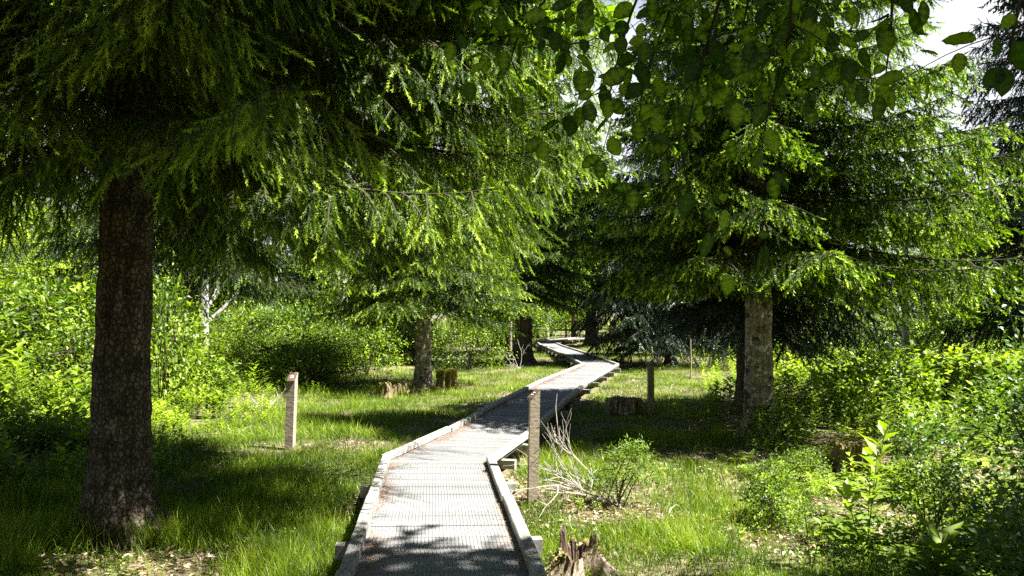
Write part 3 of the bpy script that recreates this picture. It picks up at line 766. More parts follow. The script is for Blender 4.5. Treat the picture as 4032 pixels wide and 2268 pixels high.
# ------------------------------------------------------------------ shrubs
def shrub_parts(seed, h, rad, nclus, nper, leaf, tpl=LEAF4, stems=7, low=.12, shape=1.0, tint=(.2, .9), srad=.012, lean=(0, 0)):
    r = np.random.default_rng(seed); lf, st = Geo(), Geo()
    ends = []
    for k in range(nclus):
        u = r.uniform(0, 1) ** .8; a = r.uniform(0, 6.28)
        zf = low + (1 - low) * u
        rmax = rad * math.sin(math.pi * min(.98, .12 + zf * .86)) ** .6 * (1 + .35 * mn.noise(Vector((math.cos(a) * 1.5 + seed, math.sin(a) * 1.5, zf * 3))))
        rr = rmax * r.uniform(.45, 1) ** .6
        ends.append((rr * math.cos(a) + lean[0] * zf * h, rr * math.sin(a) + lean[1] * zf * h, zf * h * r.uniform(.9, 1.08)))
    ends = np.array(ends)
    sb = []
    for k in range(stems):
        a = r.uniform(0, 6.28); e = np.array([math.cos(a) * rad * .55, math.sin(a) * rad * .55, h * r.uniform(.6, .95)]) + [lean[0] * h * .8, lean[1] * h * .8, 0]
        t = np.linspace(0, 1, 6)[:, None]
        p = np.array([r.normal(0, .05), r.normal(0, .05), -.05]) * (1 - t) + e * t + np.array([0, 0, .12 * h]) * np.sin(t * 3.1) + r.normal(0, .02, (6, 3)) * h * .3
        st.tube(p, np.linspace(srad, srad * .3, 6), 5, r.uniform(.2, .8), cap=False); sb.append(p)
    allp = np.concatenate(sb)
    sel = r.permutation(len(ends))[:int(len(ends) * .6)]
    for e in ends[sel]:
        dist = np.linalg.norm(allp - e, axis=1) + np.maximum(0, allp[:, 2] - e[2]) * 2; s = allp[np.argmin(dist)]
        mid = (s + e) / 2 + r.normal(0, .04, 3) * h * .4
        st.tube([s, mid, e], [srad * .4, srad * .28, srad * .12], 3, r.uniform(.2, .8), cap=False)
    N_ = nclus * nper; cid = np.repeat(np.arange(nclus), nper)
    cs = (rad + h) / 2 * .16
    ctr = np.array([lean[0] * .5 * h, lean[1] * .5 * h, h * .45])
    outd = norm(ends - ctr)
    # leaves sit along a twig through each cluster
    f = r.uniform(-1, 1, N_); dirs = norm(outd[cid] + [0, 0, .1] + 0.0)
    pos = ends[cid] + dirs * (f * cs)[:, None] + r.normal(0, cs * .42, (N_, 3))
    d = norm(outd[cid] * .6 + r.normal(0, .7, (N_, 3)) + [0, 0, -.15]); nrm_ = norm(np.array([0, 0, 1.2]) + r.normal(0, .5, (N_, 3)) + outd[cid] * .3)
    tc = r.uniform(tint[0], tint[1], nclus)[cid] + r.normal(0, .12, N_)
    lf.inst(tpl, pos, basis(d, nrm_), leaf * r.uniform(.6, 1.25, N_), np.clip(tc, 0, 1))
    return lf, st
def shrub_kind(key, mat='shrub', stem='twig', **kw):
    lf, st = shrub_parts(**kw); MESHES[key] = (lf.mesh('leaves', M[mat]), st.mesh('stems', M[stem]))
shrub_kind('small', seed=1, h=1.0, rad=.62, nclus=90, nper=16, leaf=.095)
shrub_kind('round', seed=2, h=1.0, rad=.7, nclus=190, nper=14, leaf=.064, stems=10)
shrub_kind('loose', seed=3, h=1.0, rad=.55, nclus=110, nper=14, leaf=.072, low=.25, stems=9)
shrub_kind('tall', seed=4, h=1.0, rad=.42, nclus=230, nper=16, leaf=.034, low=.15, stems=8, srad=.009)
shrub_kind('wide', seed=5, h=1.0, rad=.95, nclus=260, nper=14, leaf=.058, stems=12)
def shrub(x, y, h, key, label, group=None, w=1.0, rz=None, z=None, sub=None, name='bush', cat='bush'):
    root = empty(name, (x, y, float(gz(x, y)) if z is None else z), random.uniform(0, 6.28) if rz is None else rz, label, cat, group)
    root.scale = (h * w, h * w, h)
    for nm, me in zip(('leaves', 'stems'), MESHES[key]):
        o = bpy.data.objects.new(nm, me); C.objects.link(o); o.parent = root
    return root
U2 = lambda U, y: (U - 1288) / 1874 * y        # metres to the side at a distance
named = [
 (-6.75, 14.4, 2.5, 'loose', .45, 'pale sunlit leafy shrub on thin stems, right behind the big left spruce bole'),
 (-8.9, 15.5, 1.7, 'wide', .8, 'wide bright bush left of the big spruce bole, lower of the lit ones'),
 (-11.5, 18.0, 2.6, 'round', .9, 'tall yellow-green bush at the left edge under the dark boughs'),
 (-7.1, 17.0, 1.0, 'small', 1.3, 'low bramble bush in front of the birch foot'),
 (-9.0, 27.5, 1.9, 'round', .8, 'dark green bush just right of the birch'),
 (-7.3, 25.0, 1.45, 'wide', .9, 'dense half-shaded bush below the bleached snag'),
 (-4.7, 23.8, 1.75, 'round', 1.0, 'brightest lime bush left of the medium spruce'),
 (-6.6, 21.8, 1.2, 'small', 1.4, 'low shaded bush at the grass edge behind the lone marker post'),
 (-1.6, 27.5, 1.9, 'wide', .8, 'leafy bush between the medium spruce and the leaning spruce'),
 (-.9, 33.0, 2.5, 'tall', 1.2, 'tall green bush behind the red-brown stump'),
 (3.4, 66.5, 3.2, 'round', 1.0, 'bright bush seen through the far handrail'),
 (7.3, 68.5, 3.6, 'round', 1.0, 'pale bush behind the right end of the far handrail'),
 (7.0, 44.0, 1.7, 'wide', 1.0, 'bush between the black far bole and the very dark spruce'),
 (8.6, 41.0, 1.5, 'round', 1.2, 'bush in half shade behind the very dark spruce skirt'),
 (6.5, 12.9, 1.35, 'small', 1.0, 'pale broad-leaved young shrub rising from the undergrowth at right'),
 (3.95, 11.25, .62, 'small', 1.3, 'low leafy cluster at the foot of the grey-barked spruce'),
]
for (x, y, h, k, w, l) in named: shrub(x, y, h, k, l, None, w)
rr = np.random.default_rng(77)
zones = [
 (15, (20, 27), lambda y: (-.42 * y, -.21 * y - .3), (1.0, 1.9), 'bushes at the edge of the shaded grass left of the medium spruce', 'bush at the edge of the shaded grass left of the medium spruce'),

 (26, (17, 30), lambda y: (-.66 * y - 2, -.40 * y - 2), (1.3, 2.8), 'bushes on the left behind the big spruce', 'leafy bush in the thicket behind the big left spruce'),
 (40, (26, 48), lambda y: (-.42 * y, -.05 * y - 1.3), (1.3, 2.4), 'bushes behind the medium spruce', 'leafy bush in the thicket behind the medium spruce'),
 (16, (36, 64), lambda y: (.17 * y, .32 * y), (1.3, 2.4), 'bushes right of the far walkway', 'leafy bush beyond the very dark spruce'),
 (18, (23, 44), lambda y: (.36 * y, .70 * y), (1.0, 2.2), 'bushes in the sunny thicket on the right', 'bush in the sunny thicket behind the grey-barked spruce'),
 (12, (48, 74), lambda y: (-.05 * y - 1, .03 * y), (2.0, 3.4), 'bushes behind the far walkway end', 'leafy bush beyond the far walkway end')]
for (n, (y0, y1), fx, (h0, h1), grp, l) in zones:
    for q in range(n):
        y = rr.uniform(y0, y1); a, b = fx(y); x = rr.uniform(a, b)
        u_ = 1288 + 1874 * x / y
        if path_dist([x], [y])[0] < 2.2 or (abs(u_ - 515) < 75 and y < 27.5) or (abs(u_ - 858) < 42 and 24 < y < 31.5): continue
        shrub(x, y, rr.uniform(h0, h1), ['round', 'wide', 'tall', 'small', 'loose'][rr.integers(0, 5)], l, grp, rr.uniform(.8, 1.15))

# small live bush with bare dead sprays by the walkway
root = empty('half_dead_bush', (1.12, 7.75, float(gz(1.12, 7.75))), 0, 'half-dead bush by the walkway, bare silver twigs left and fresh green leaves right', 'bush')
lf, st = shrub_parts(91, .62, .34, 130, 16, .058, tpl=LONG, stems=7, low=.3, tint=(.3, .8), srad=.010, lean=(.15, 0))
lf.build('leaves', M['shrub'], root); st.build('stems', M['twig'], root)
def sprays(seed, n):
    r = np.random.default_rng(seed); g = Geo()
    def grow(p, d, L, rd, lv):
        k = 5; pts = [np.array(p)]; dd = np.array(d)
        for q in range(k):
            dd = norm(dd + r.normal(0, .10, 3) + [0, 0, .03]); pts.append(pts[-1] + dd * L / k)
        g.tube(pts, np.linspace(rd, rd * .4, k + 1), 5, r.uniform(.3, .95), cap=False)
        if lv > 0:
            for q in range(4): grow(pts[r.integers(2, k + 1)], norm(dd + r.normal(0, .38, 3)), L * r.uniform(.4, .7), rd * .55, lv - 1)
    for q in range(n): grow((0, 0, 0), norm([-1, r.uniform(-.5, .3), r.uniform(.15, .7)]), r.uniform(.55, .85), .012, 2)
    return g
sprays(4, 6).build('bare_branches', M['twig_pale'], root)

# ------------------------------------------------------------------ birches and other leaf trees
def leaf_tree(name, x, y, H, r0, seed, label, bark, z0, R, nclus, nper, leaf, lean=(0, 0), mat='birch_leaf', group=None, forks=6, cat='tree', tint=(.2, .8), fork_lo=.3, tpl=LEAF4):
    r = np.random.default_rng(seed); root = empty(name, (x, y, float(gz(x, y))), 0, label, cat, group)
    tr, lf = Geo(), Geo(); n = 26; t = np.linspace(0, 1, n)
    wob = np.stack([.12 * np.sin(t * 4 + seed), .12 * np.cos(t * 3 + seed), 0 * t], 1)
    pts = np.stack([lean[0] * H * t, lean[1] * H * t, -.2 + (H + .2) * t], 1) + wob * t[:, None]
    rad = r0 * (1 - t) ** .7 + .012 + r0 * .5 * np.exp(-t * H / .25)
    tr.tube(pts, rad, 14, .5, cap=False)
    P = [pts[int(n * .5):]]
    for k in range(forks):
        f = r.uniform(fork_lo, .85); i = int(f * (n - 1)); a = r.uniform(0, 6.28); L = R * r.uniform(.6, 1.1)
        tt = np.linspace(0, 1, 8)[:, None]; d = np.array([math.cos(a), math.sin(a), .9])
        lp = pts[i] + d * L * tt + np.array([0, 0, .35 * L]) * tt ** 2 + r.normal(0, .05, (8, 3)) * tt * L * .4
        tr.tube(lp, np.linspace(rad[i] * .55, .012, 8), 8, .5, cap=False); P.append(lp[2:])
    P = np.concatenate(P)
    ce = np.array([0, 0, (z0 + H) / 2]) + [lean[0] * (z0 + H) / 2, lean[1] * (z0 + H) / 2, 0]
    u = norm(r.normal(0, 1, (nclus, 3))) * (r.uniform(.2, 1, (nclus, 1)) ** .45); e = ce + u * [R, R, (H - z0) / 2]
    e *= 1 + .0; e += .25 * R * np.array([[mn.noise(Vector(q * .8)), mn.noise(Vector(q * .8 + 9)), 0] for q in e])
    br = Geo()
    for q in e[::2]:
        dd = np.linalg.norm(P - q, axis=1) + np.maximum(0, P[:, 2] - q[2]); s = P[np.argmin(dd)]
        br.tube([s, (s + q) / 2 + r.normal(0, .12, 3), q], [.022, .014, .006], 4, .4, cap=False)
    N_ = nclus * nper; cid = np.repeat(np.arange(nclus), nper); cs = R * .20
    pos = e[cid] + r.normal(0, cs, (N_, 3)) * [1, 1, .6]; d = norm(r.normal(0, .8, (N_, 3)) + [0, 0, -.5]); nn = norm(r.normal(0, .6, (N_, 3)) + [0, 0, 1.0])
    tc = r.uniform(tint[0], tint[1], nclus)[cid] + r.normal(0, .1, N_)
    lf.inst(tpl, pos, basis(d, nn), leaf * r.uniform(.6, 1.25, N_), np.clip(tc, 0, 1))
    lf.build('crown', M[mat], root); tr.build('trunk', M[bark], root, smooth=True); br.build('branches', M['twig'], root)
    return root
leaf_tree('birch_tree', -11.3, 27.3, 11, .20, 3, 'white-barked forked birch between the big spruce bole and the bushes', 'birch_bark', 5.5, 2.8, 240, 26, .09, fork_lo=.16, forks=7, lean=(.01, 0))
leaf_tree('birch_tree', 9.3, 17.6, 6.0, .085, 5, 'slender pale birch in the sunny thicket right of the grey-barked spruce', 'birch_bark', 1.6, 1.5, 90, 20, .07, forks=9, fork_lo=.1)
leaf_tree('willow_tree', 15.2, 25.5, 6.2, .16, 7, 'broad light-green leaf tree filling the gap at the right', 'bark_grey', .2, 3.3, 520, 26, .085, forks=8, fork_lo=.1, mat='shrub', tint=(.3, .8))
leaf_tree('young_tree', 10.9, 26.5, 4.6, .10, 8, 'smaller light-green leaf tree left of the broad one', 'bark_grey', .2, 2.2, 260, 26, .08, forks=6, fork_lo=.1, mat='shrub', tint=(.25, .7))
leaf_tree('birch_tree', 2.8, 59.5, 9, .15, 11, 'pale birch bole left of the far handrail', 'birch_bark', 4.2, 2.2, 160, 22, .14)
leaf_tree('young_tree', 5.0, 60.8, 9.5, .17, 12, 'thin dark bole standing in front of the far handrail', 'bark', 4.0, 2.4, 160, 22, .14)
leaf_tree('twin_stem_tree', -.12, 36.0, 8.5, .11, 13, 'pair of thin pale stems behind the leaning spruce, the left one', 'bark_grey', 4.2, 1.7, 120, 20, .10)
leaf_tree('twin_stem_tree', .40, 36.4, 8.0, .11, 14, 'right one of the thin pale pair of stems, leaning right', 'bark_grey', 4.2, 1.6, 120, 20, .10, lean=(.05, 0))
bt = [(-27, 26, 7.5), (-21, 28, 6.5), (-17.5, 31, 7), (-13, 34, 6.0), (-36, 40, 10), (20, 34, 7), (27, 40, 8.5), (24, 26, 6)]
first = None
for i, (x, y, h) in enumerate(bt):
    l = 'light green leaf tree in the background on the ' + ('left' if x < 0 else 'right')
    if first is None:
        first = leaf_tree('background_tree', x, y, 8, .14, 21, l, 'bark_grey', .8, 2.9, 420, 22, .11, mat='shrub', group='leaf trees in the background on the left', tint=(.3, .95), fork_lo=.15); first.scale = (h / 8,) * 3
    else: copy_thing(first, x, y, i * 2.1, h / 8, l, 'leaf trees in the background on the ' + ('left' if x < 0 else 'right'))

# ------------------------------------------------------------------ beech over the camera
def beech():
    r = np.random.default_rng(5); bx, by = 6.2, 3.4; z = float(gz(bx, by))
    root = empty('beech_tree', (bx, by, z), 0, 'beech whose dark serrated leaves hang down from the top right corner', 'tree')
    g, lf = Geo(), Geo(); O = np.array([bx, by, z])
    t = np.linspace(0, 1, 20); tp = np.stack([.2 * np.sin(t * 3), .15 * np.cos(t * 2), -.2 + 10.2 * t], 1)
    g.tube(tp, .22 * (1 - t) ** .7 + .02 + .12 * np.exp(-t * 40), 16, .5, cap=False); g.build('trunk', M['bark_grey'], root, smooth=True)
    br = Geo(); pos_, d_, n_, s_, t_ = [], [], [], [], []
    def leaves_on(pts, every=.042, size=.085, tint=(.15, 1), start=.1, spread=1.0):
        pts = np.array(pts, float); seg = np.linalg.norm(np.diff(pts, axis=0), axis=1); L = seg.sum(); cum = np.concatenate([[0], np.cumsum(seg)])
        ss = np.arange(L * start, L, every); 
        for k, q in enumerate(ss):
            p = np.array([np.interp(q, cum, pts[:, c]) for c in range(3)]); i = min(len(pts) - 2, np.searchsorted(cum, q) - 1 if q > 0 else 0)
            tg = norm(pts[i + 1] - pts[i]); la = norm(np.cross(tg, [0.15, -1, .35])) * (1 if k % 2 else -1)
            dd = norm(tg * .7 + la * spread + [0, 0, -.45] + r.normal(0, .22, 3)); pos_.append(p + dd * .012); d_.append(dd)
            n_.append(norm(np.array([.1, -.5, .75]) + r.normal(0, .6, 3))); s_.append(size * r.uniform(.5, 1.2)); t_.append(r.uniform(*tint))
        pos_.append(pts[-1]); d_.append(norm(pts[-1] - pts[-2] + [0, 0, -.3])); n_.append(norm(np.array([0, -.6, .7]) + r.normal(0, .3, 3))); s_.append(size * .9); t_.append(r.uniform(*tint))
    def P(U, Vv, y): return np.array([(U - 1288) / 1874 * y, y, 1.6 + (800 - Vv) / 1874 * y])
    def sm(pts, n=14):
        pts = np.array(pts); f = np.linspace(0, len(pts) - 1, n); return np.stack([np.interp(f, range(len(pts)), pts[:, c]) for c in range(3)], 1)
    limb = np.array([tp[8] + O, (3.6, 2.3, 3.95), (2.0, 2.35, 3.75), (.9, 2.45, 3.25), (.1, 2.5, 2.75)])
    limb2 = np.array([tp[7] + O, (4.3, 2.0, 3.6), (3.0, 2.1, 3.3), (1.9, 2.2, 2.95)])
    for lb, rd in ((limb, .05), (limb2, .04)):
        q = sm(lb, 16); br.tube(q - O, np.linspace(rd, .007, 16), 7, .5, cap=False)
    main = [   # hanging twigs: points, side shoots
     ([P(1850, -110, 2.3), P(1815, 0, 2.3), P(1772, 150, 2.32), P(1738, 300, 2.34), P(1722, 440, 2.36), P(1765, 530, 2.36), P(1800, 600, 2.38), P(1838, 655, 2.4), P(1832, 690, 2.4)], 13),
     ([P(2020, -110, 2.15), P(2000, 0, 2.15), P(1998, 70, 2.15), P(1970, 180, 2.17), P(1936, 291, 2.2), P(1922, 360, 2.2), P(1950, 445, 2.2)], 10),
     ([P(2265, -80, 1.95), P(2260, 0, 1.95), P(2253, 90, 1.95), P(2243, 160, 1.95), P(2236, 205, 1.95)], 2),
     ([P(2590, -80, 1.8), P(2580, 20, 1.8), P(2560, 110, 1.8), P(2540, 165, 1.8)], 3),
     ([P(1440, -110, 2.5), P(1380, -20, 2.5), P(1310, 60, 2.5), P(1285, 140, 2.5), P(1297, 171, 2.5), P(1318, 211, 2.5), P(1306, 240, 2.5)], 4),
     ([P(1640, -100, 2.6), P(1590, 30, 2.6), P(1560, 130, 2.6), P(1535, 240, 2.6), P(1540, 300, 2.6), P(1512, 400, 2.6)], 6),
     ([P(1720, -100, 2.4), P(1690, 20, 2.4), P(1650, 120, 2.4), P(1620, 220, 2.4), P(1610, 300, 2.4)], 8),
     ([P(1910, -90, 2.5), P(1885, 20, 2.5), P(1860, 140, 2.5), P(1840, 250, 2.5), P(1845, 350, 2.5)], 9),
     ([P(2090, -90, 2.3), P(2070, 0, 2.3), P(2050, 80, 2.3), P(2065, 150, 2.3)], 5),
     ([P(1540, -110, 2.4), P(1500, -20, 2.4), P(1440, 30, 2.4), P(1400, 70, 2.4)], 4),
     ([P(1330, -110, 2.6), P(1290, -30, 2.6), P(1260, 25, 2.6)], 3),
     ([P(2420, -90, 1.9), P(2380, -40, 1.9), P(2340, -10, 1.9)], 2)]
    for pts, ns in main:
        q = sm(pts, 26); a = np.vstack([q[:1] + [.18, .0, .35], q]); br.tube(a - O, np.linspace(.0055, .0013, 27), 4, .3, cap=False)
        leaves_on(q, .07, .076)
        for k in range(int(ns * .72 + .5)):
            i = r.integers(0, 15); s0 = q[i]; L = r.uniform(.12, .32); sd = 1 if k % 2 else -1
            dv = norm([sd * r.uniform(.5, 1), r.uniform(-.35, .35), -r.uniform(.1, .8)]); tt = np.linspace(0, 1, 7)[:, None]
            sp = s0 + dv * L * tt - np.array([0, 0, .10]) * tt ** 2 * L * 3
            br.tube(sp - O, np.linspace(.0022, .0009, 7), 3, .3, cap=False); leaves_on(sp, .045, .072)
    # the rest of the crown, above and beside the frame
    for k in range(74):
        f = r.uniform(.30, .98); i = int(f * 19); a = r.uniform(0, 6.28); L = (4.6 * (1 - f) + 1.7) * r.uniform(.7, 1.1) * (.5 if (math.sin(a) > .1 and math.cos(a) < .4) else 1)
        dv = np.array([math.cos(a), math.sin(a), .30]); tt = np.linspace(0, 1, 8)[:, None]
        lp = tp[i] + O + dv * L * tt - np.array([0, 0, .12 * L]) * tt ** 2
        br.tube(lp - O, np.linspace(.045 * (1 - f) + .015, .006, 8), 5, .5, cap=False)
        for m_ in range(int(26 * L / 3)):
            e = lp[r.integers(2, 8)]; d2 = norm([*r.normal(0, 1, 2), r.normal(-.05, .25)]); ll = r.uniform(.4, 1.0)
            sp = e + d2 * ll * tt - np.array([0, 0, .12]) * tt ** 2
            if np.any((sp[:, 1] > .3) & (np.abs(sp[:, 0]) < .74 * sp[:, 1]) & (sp[:, 2] < 1.6 + .47 * sp[:, 1])): continue
            br.tube(sp - O, [.005, .004, .004, .003, .003, .002, .002, .001], 3, .4, cap=False); leaves_on(sp, .045, .115, start=.05)
    br.build('branches', M['twig'], root)
    p = np.array(pos_) - O
    lf.inst(BEECH, p, basis(np.array(d_), np.array(n_)), np.array(s_), np.array(t_)); lf.build('crown', M['beech'], root)
beech()

# ------------------------------------------------------------------ ground cover
XL = lambda y: np.interp(y, [3, 6, 13, 18, 24, 30, 36, 50], [-5.0, -5.1, -4.8, -5.2, -4.9, -2.3, -1.2, .2])
XR = lambda y: np.interp(y, [3, 5, 8, 12, 16, 20, 25, 35, 45, 60], [2.4, 2.5, 2.6, 2.9, 3.9, 5.0, 6.4, 6.4, 5.6, 9.0])
def scatter(n, y0, y1, p=1.0, wide=.82, seed=0):
    """points in the visible wedge, fewer with distance"""
    r = np.random.default_rng(seed); u = r.random(n)
    if p == 1: y = y0 * (y1 / y0) ** u
    else: q = 1 - p; y = (y0 ** q + (y1 ** q - y0 ** q) * u) ** (1 / q)
    x = r.uniform(-1, 1, n) * (wide * y + .8); return x, y, r
def grass():
    B = T([(-.5, 0, 0), (.5, 0, 0), (-.36, .5, .10), (.36, .5, .10), (0, 1, .42)], [[0, 1, 3], [0, 3, 2], [2, 3, 4]], [.55, .55, .9, .9, 1.1])
    x, y, r = scatter(190000, 2.6, 62, 1.35, seed=1)
    pd = path_dist(x, y); inz = (x > XL(y) - .6) & (x < XR(y) + .5) & (pd > HW + .06)
    x, y, pd = x[inz], y[inz], pd[inz]
    n1 = noise2(x, y, .9, 1); n2 = noise2(x, y, 3.2, 2)
    dens = np.where(x > 0, .82 + .9 * n1, .62 + 1.3 * n1) + .5 * n2
    dens -= .55 * np.exp(-((pd - .6) / .35) ** 2) * (y < 12)                                # trampled strip along the kerb
    dens -= 1.5 * np.exp(-(((x + 3.4) / .8) ** 2 + ((y - 6.0) / .55) ** 2))                  # bare roots at the big spruce
    dens -= .5 * ((x > .5) & (y > 7.0) & (y < 10.5)) * np.exp(-((x - 1.4) / 1.3) ** 2)     # needle floor around the half-dead bush
    dens += .6 * ((x < -1.2) & (y > 7) & (y < 30)) + .5 * (y > 14)
    for (tx, ty, tr_) in ((4.1, 12.4, .55), (-2.4, 20.3, .5), (.55, 31, .7), (6.3, 29.7, .5)): dens -= 1.5 * np.exp(-((np.hypot(x - tx, y - ty)) / tr_) ** 2)
    k = r.random(len(x)) < np.clip(dens, .03, 1); x, y, n1, n2 = x[k], y[k], n1[k], n2[k]
    m = 6; X = np.repeat(x, m) + r.normal(0, .045, len(x) * m) * (1 + np.repeat(y, m) * .05); Y = np.repeat(y, m) + r.normal(0, .045, len(x) * m) * (1 + np.repeat(y, m) * .05)
    ok = path_dist(X, Y) > HW + .05; n1r = np.repeat(n1, m)[ok]; n2r = np.repeat(n2, m)[ok]; X, Y = X[ok], Y[ok]; N_ = len(X)
    tall = np.clip(.55 + 1.2 * n1r, .2, 1.4); tall = tall * np.where((X < -1.6) & (Y < 11), 1.3, 1.0) * np.where((X > 0) & (Y < 8), .62, 1) * np.where(Y > 13, .8, 1)
    h = (.06 + .15 * tall) * r.uniform(.5, 1.3, N_) * (1 + .5 * (r.random(N_) < .04))
    w = .0042 * (1 + Y * .055) * r.uniform(.7, 1.4, N_)
    d = norm(np.stack([r.normal(0, .33, N_), r.normal(0, .33, N_), np.ones(N_)], 1)); nn = r.normal(0, 1, (N_, 3)) * [1, 1, .1]
    tint = np.clip(.42 + .5 * n2r + .25 * n1r + r.normal(0, .14, N_), .03, .88); dry = r.random(N_) < .05; tint[dry] = r.uniform(.9, 1, dry.sum())
    g = Geo(); g.inst(B, np.stack([X, Y, gz(X, Y) - .01], 1), basis(d, nn), np.stack([w, h, h], 1), tint)
    tag(g.build('grass', M['grass']), 'grass growing either side of the walkway', 'grass', kind='stuff'); print('GRASS', N_)
grass()

def herb_tpl(seed, n=14, long=.26, tpl=LONG):
    r = np.random.default_rng(seed); g = Geo()
    V = [(0, 0, 0)]
    hs = np.linspace(.18, .98, n); ang = np.arange(n) * 2.4 + r.uniform(0, .4, n)
    L = long * np.sin(np.clip(hs * 2.6, 0, 2.6)) ** .5 * r.uniform(.8, 1.1, n)
    el = .25 + .5 * hs
    d = np.stack([np.cos(ang), np.sin(ang), el], 1); pos = np.stack([.04 * hs ** 2, 0 * hs, hs], 1)
    g.inst(tpl, pos, basis(d, np.tile([0, 0, 1.], (n, 1))), L, np.full(n, 1.) * (.8 + .25 * hs))
    st = np.array([(-.008, 0, 0), (.008, 0, 0), (.04, 0, .98), (0, -.008, 0), (0, .008, 0)]); g.raw(st, [[0, 1, 2], [3, 4, 2]], .35)
    return T(np.concatenate(g.V), np.concatenate(g.F), np.concatenate(g.T))
def fern_tpl(seed, nf=6, np_=9):
    r = np.random.default_rng(seed); g = Geo()
    for f in range(nf):
        a = f * 6.283 / nf + r.uniform(-.3, .3); t = (np.arange(np_) + .7) / np_
        ax = np.stack([np.cos(a) * t * .8, np.sin(a) * t * .8, .9 * t - .62 * t ** 2.2], 1); fw = norm(np.gradient(ax, axis=0)); la = norm(np.cross(fw, [0, 0, 1]))
        for s in (-1, 1):
            g.inst(LEAF2, ax, basis(la * s + fw * .45, np.tile([0, 0, 1.], (np_, 1)) + la * .1), .30 * np.sin(np.pi * (t * .8 + .17)), np.full(np_, 1.))
    return T(np.concatenate(g.V), np.concatenate(g.F), np.concatenate(g.T))
HERBS = [herb_tpl(1, 16, .24), herb_tpl(2, 14, .26, LEAF4), herb_tpl(3, 20, .20), herb_tpl(4, 9, .36, LEAF4)]
FERN = [fern_tpl(1), fern_tpl(2, 5, 8)]
def cover(name, label, sel, n, y0, y1, p, hfun, mat, tpls, seed, tint=.5, tv=.2, wide=.82, lean=.12):
    x, y, r = scatter(n, y0, y1, p, wide, seed); ok = sel(x, y) & (path_dist(x, y) > 1.0); x, y = x[ok], y[ok]
    n1 = noise2(x, y, .7, seed); n2 = noise2(x, y, 2.4, seed + 1); k = r.random(len(x)) < np.clip(.75 + 1.1 * n1, .08, 1); x, y, n1, n2 = x[k], y[k], n1[k], n2[k]
    h = hfun(x, y) * np.clip(1 + .9 * n2 + .4 * n1, .35, 1.8) * r.uniform(.7, 1.2, len(x)); a = r.uniform(0, 6.28, len(x)); ca, sa = np.cos(a), np.sin(a); o = np.zeros_like(a)
    R = np.stack([np.stack([ca, -sa, r.normal(0, lean, len(x))], -1), np.stack([sa, ca, r.normal(0, lean, len(x))], -1), np.stack([o, o, o + 1], -1)], 1)
    g = Geo(); idx = r.integers(0, len(tpls), len(x)); tt = np.clip(tint + .35 * n2 + r.normal(0, tv, len(x)), .05, 1)
    for q, tp in enumerate(tpls):
        m_ = idx == q; g.inst(tp, np.stack([x, y, gz(x, y) - .02], 1)[m_], R[m_], h[m_], tt[m_])
    print(name, len(x)); return tag(g.build(name, M[mat]), label, name.replace('_', ' '), kind='stuff')
left = lambda x, y: x < XL(y) + .35
right = lambda x, y: x > XR(y)
cover('undergrowth', 'nettles, brambles and willowherb filling the ground left of the grass', left, 21000, 5, 60, 1.15,
      lambda x, y: np.clip(.18 + .16 * (XL(y) - x), .18, .85) * np.where(y > 20, 1.2, 1), 'herb', [HERBS[0], HERBS[2], HERBS[2], HERBS[1]], 3, .5)
cover('undergrowth', 'low leafy plants and seedlings filling the ground right of the grass', right, 22000, 3.5, 60, 1.15,
      lambda x, y: np.clip(.13 + .09 * (x - XR(y)), .13, .62) * np.where(y < 11, .8, 1), 'herb', [HERBS[0], HERBS[2], HERBS[1], HERBS[1]], 4, .5)
cover('brambles', 'low sunlit brambles and ground elder along the left edge of the grass', lambda x, y: (x < XL(y) + .9) & (x > XL(y) - 3.5), 26000, 7.5, 26, 1.1,
      lambda x, y: np.clip(.13 + .10 * (XL(y) + .9 - x), .12, .36), 'herb', [HERBS[1], HERBS[3], HERBS[1], HERBS[2]], 13, .6)
cover('bracken', 'continuous bank of sunlit leafy plants behind the grey-barked spruce', lambda x, y: (x > XR(y) + .2) & (x > .22 * y), 16000, 14, 42, 1.1,
      lambda x, y: np.clip(.3 + .08 * (x - XR(y)), .3, .6), 'herb', [HERBS[1], HERBS[0], HERBS[3]], 17, .68)
cover('ferns', 'scattered pale ferns among the low plants at right', lambda x, y: right(x, y) & (x > XR(y) + .3), 1300, 5, 40, 1.1, lambda x, y: .38 + 0 * x, 'herb', FERN, 6, .6)
cover('seedlings', 'scattered seedlings in the open ground right of the walkway', lambda x, y: (x > 0) & (x < XR(y)) & (y < 13), 900, 4, 13, 1.0, lambda x, y: .13 + 0 * x, 'herb', HERBS, 9, .5)

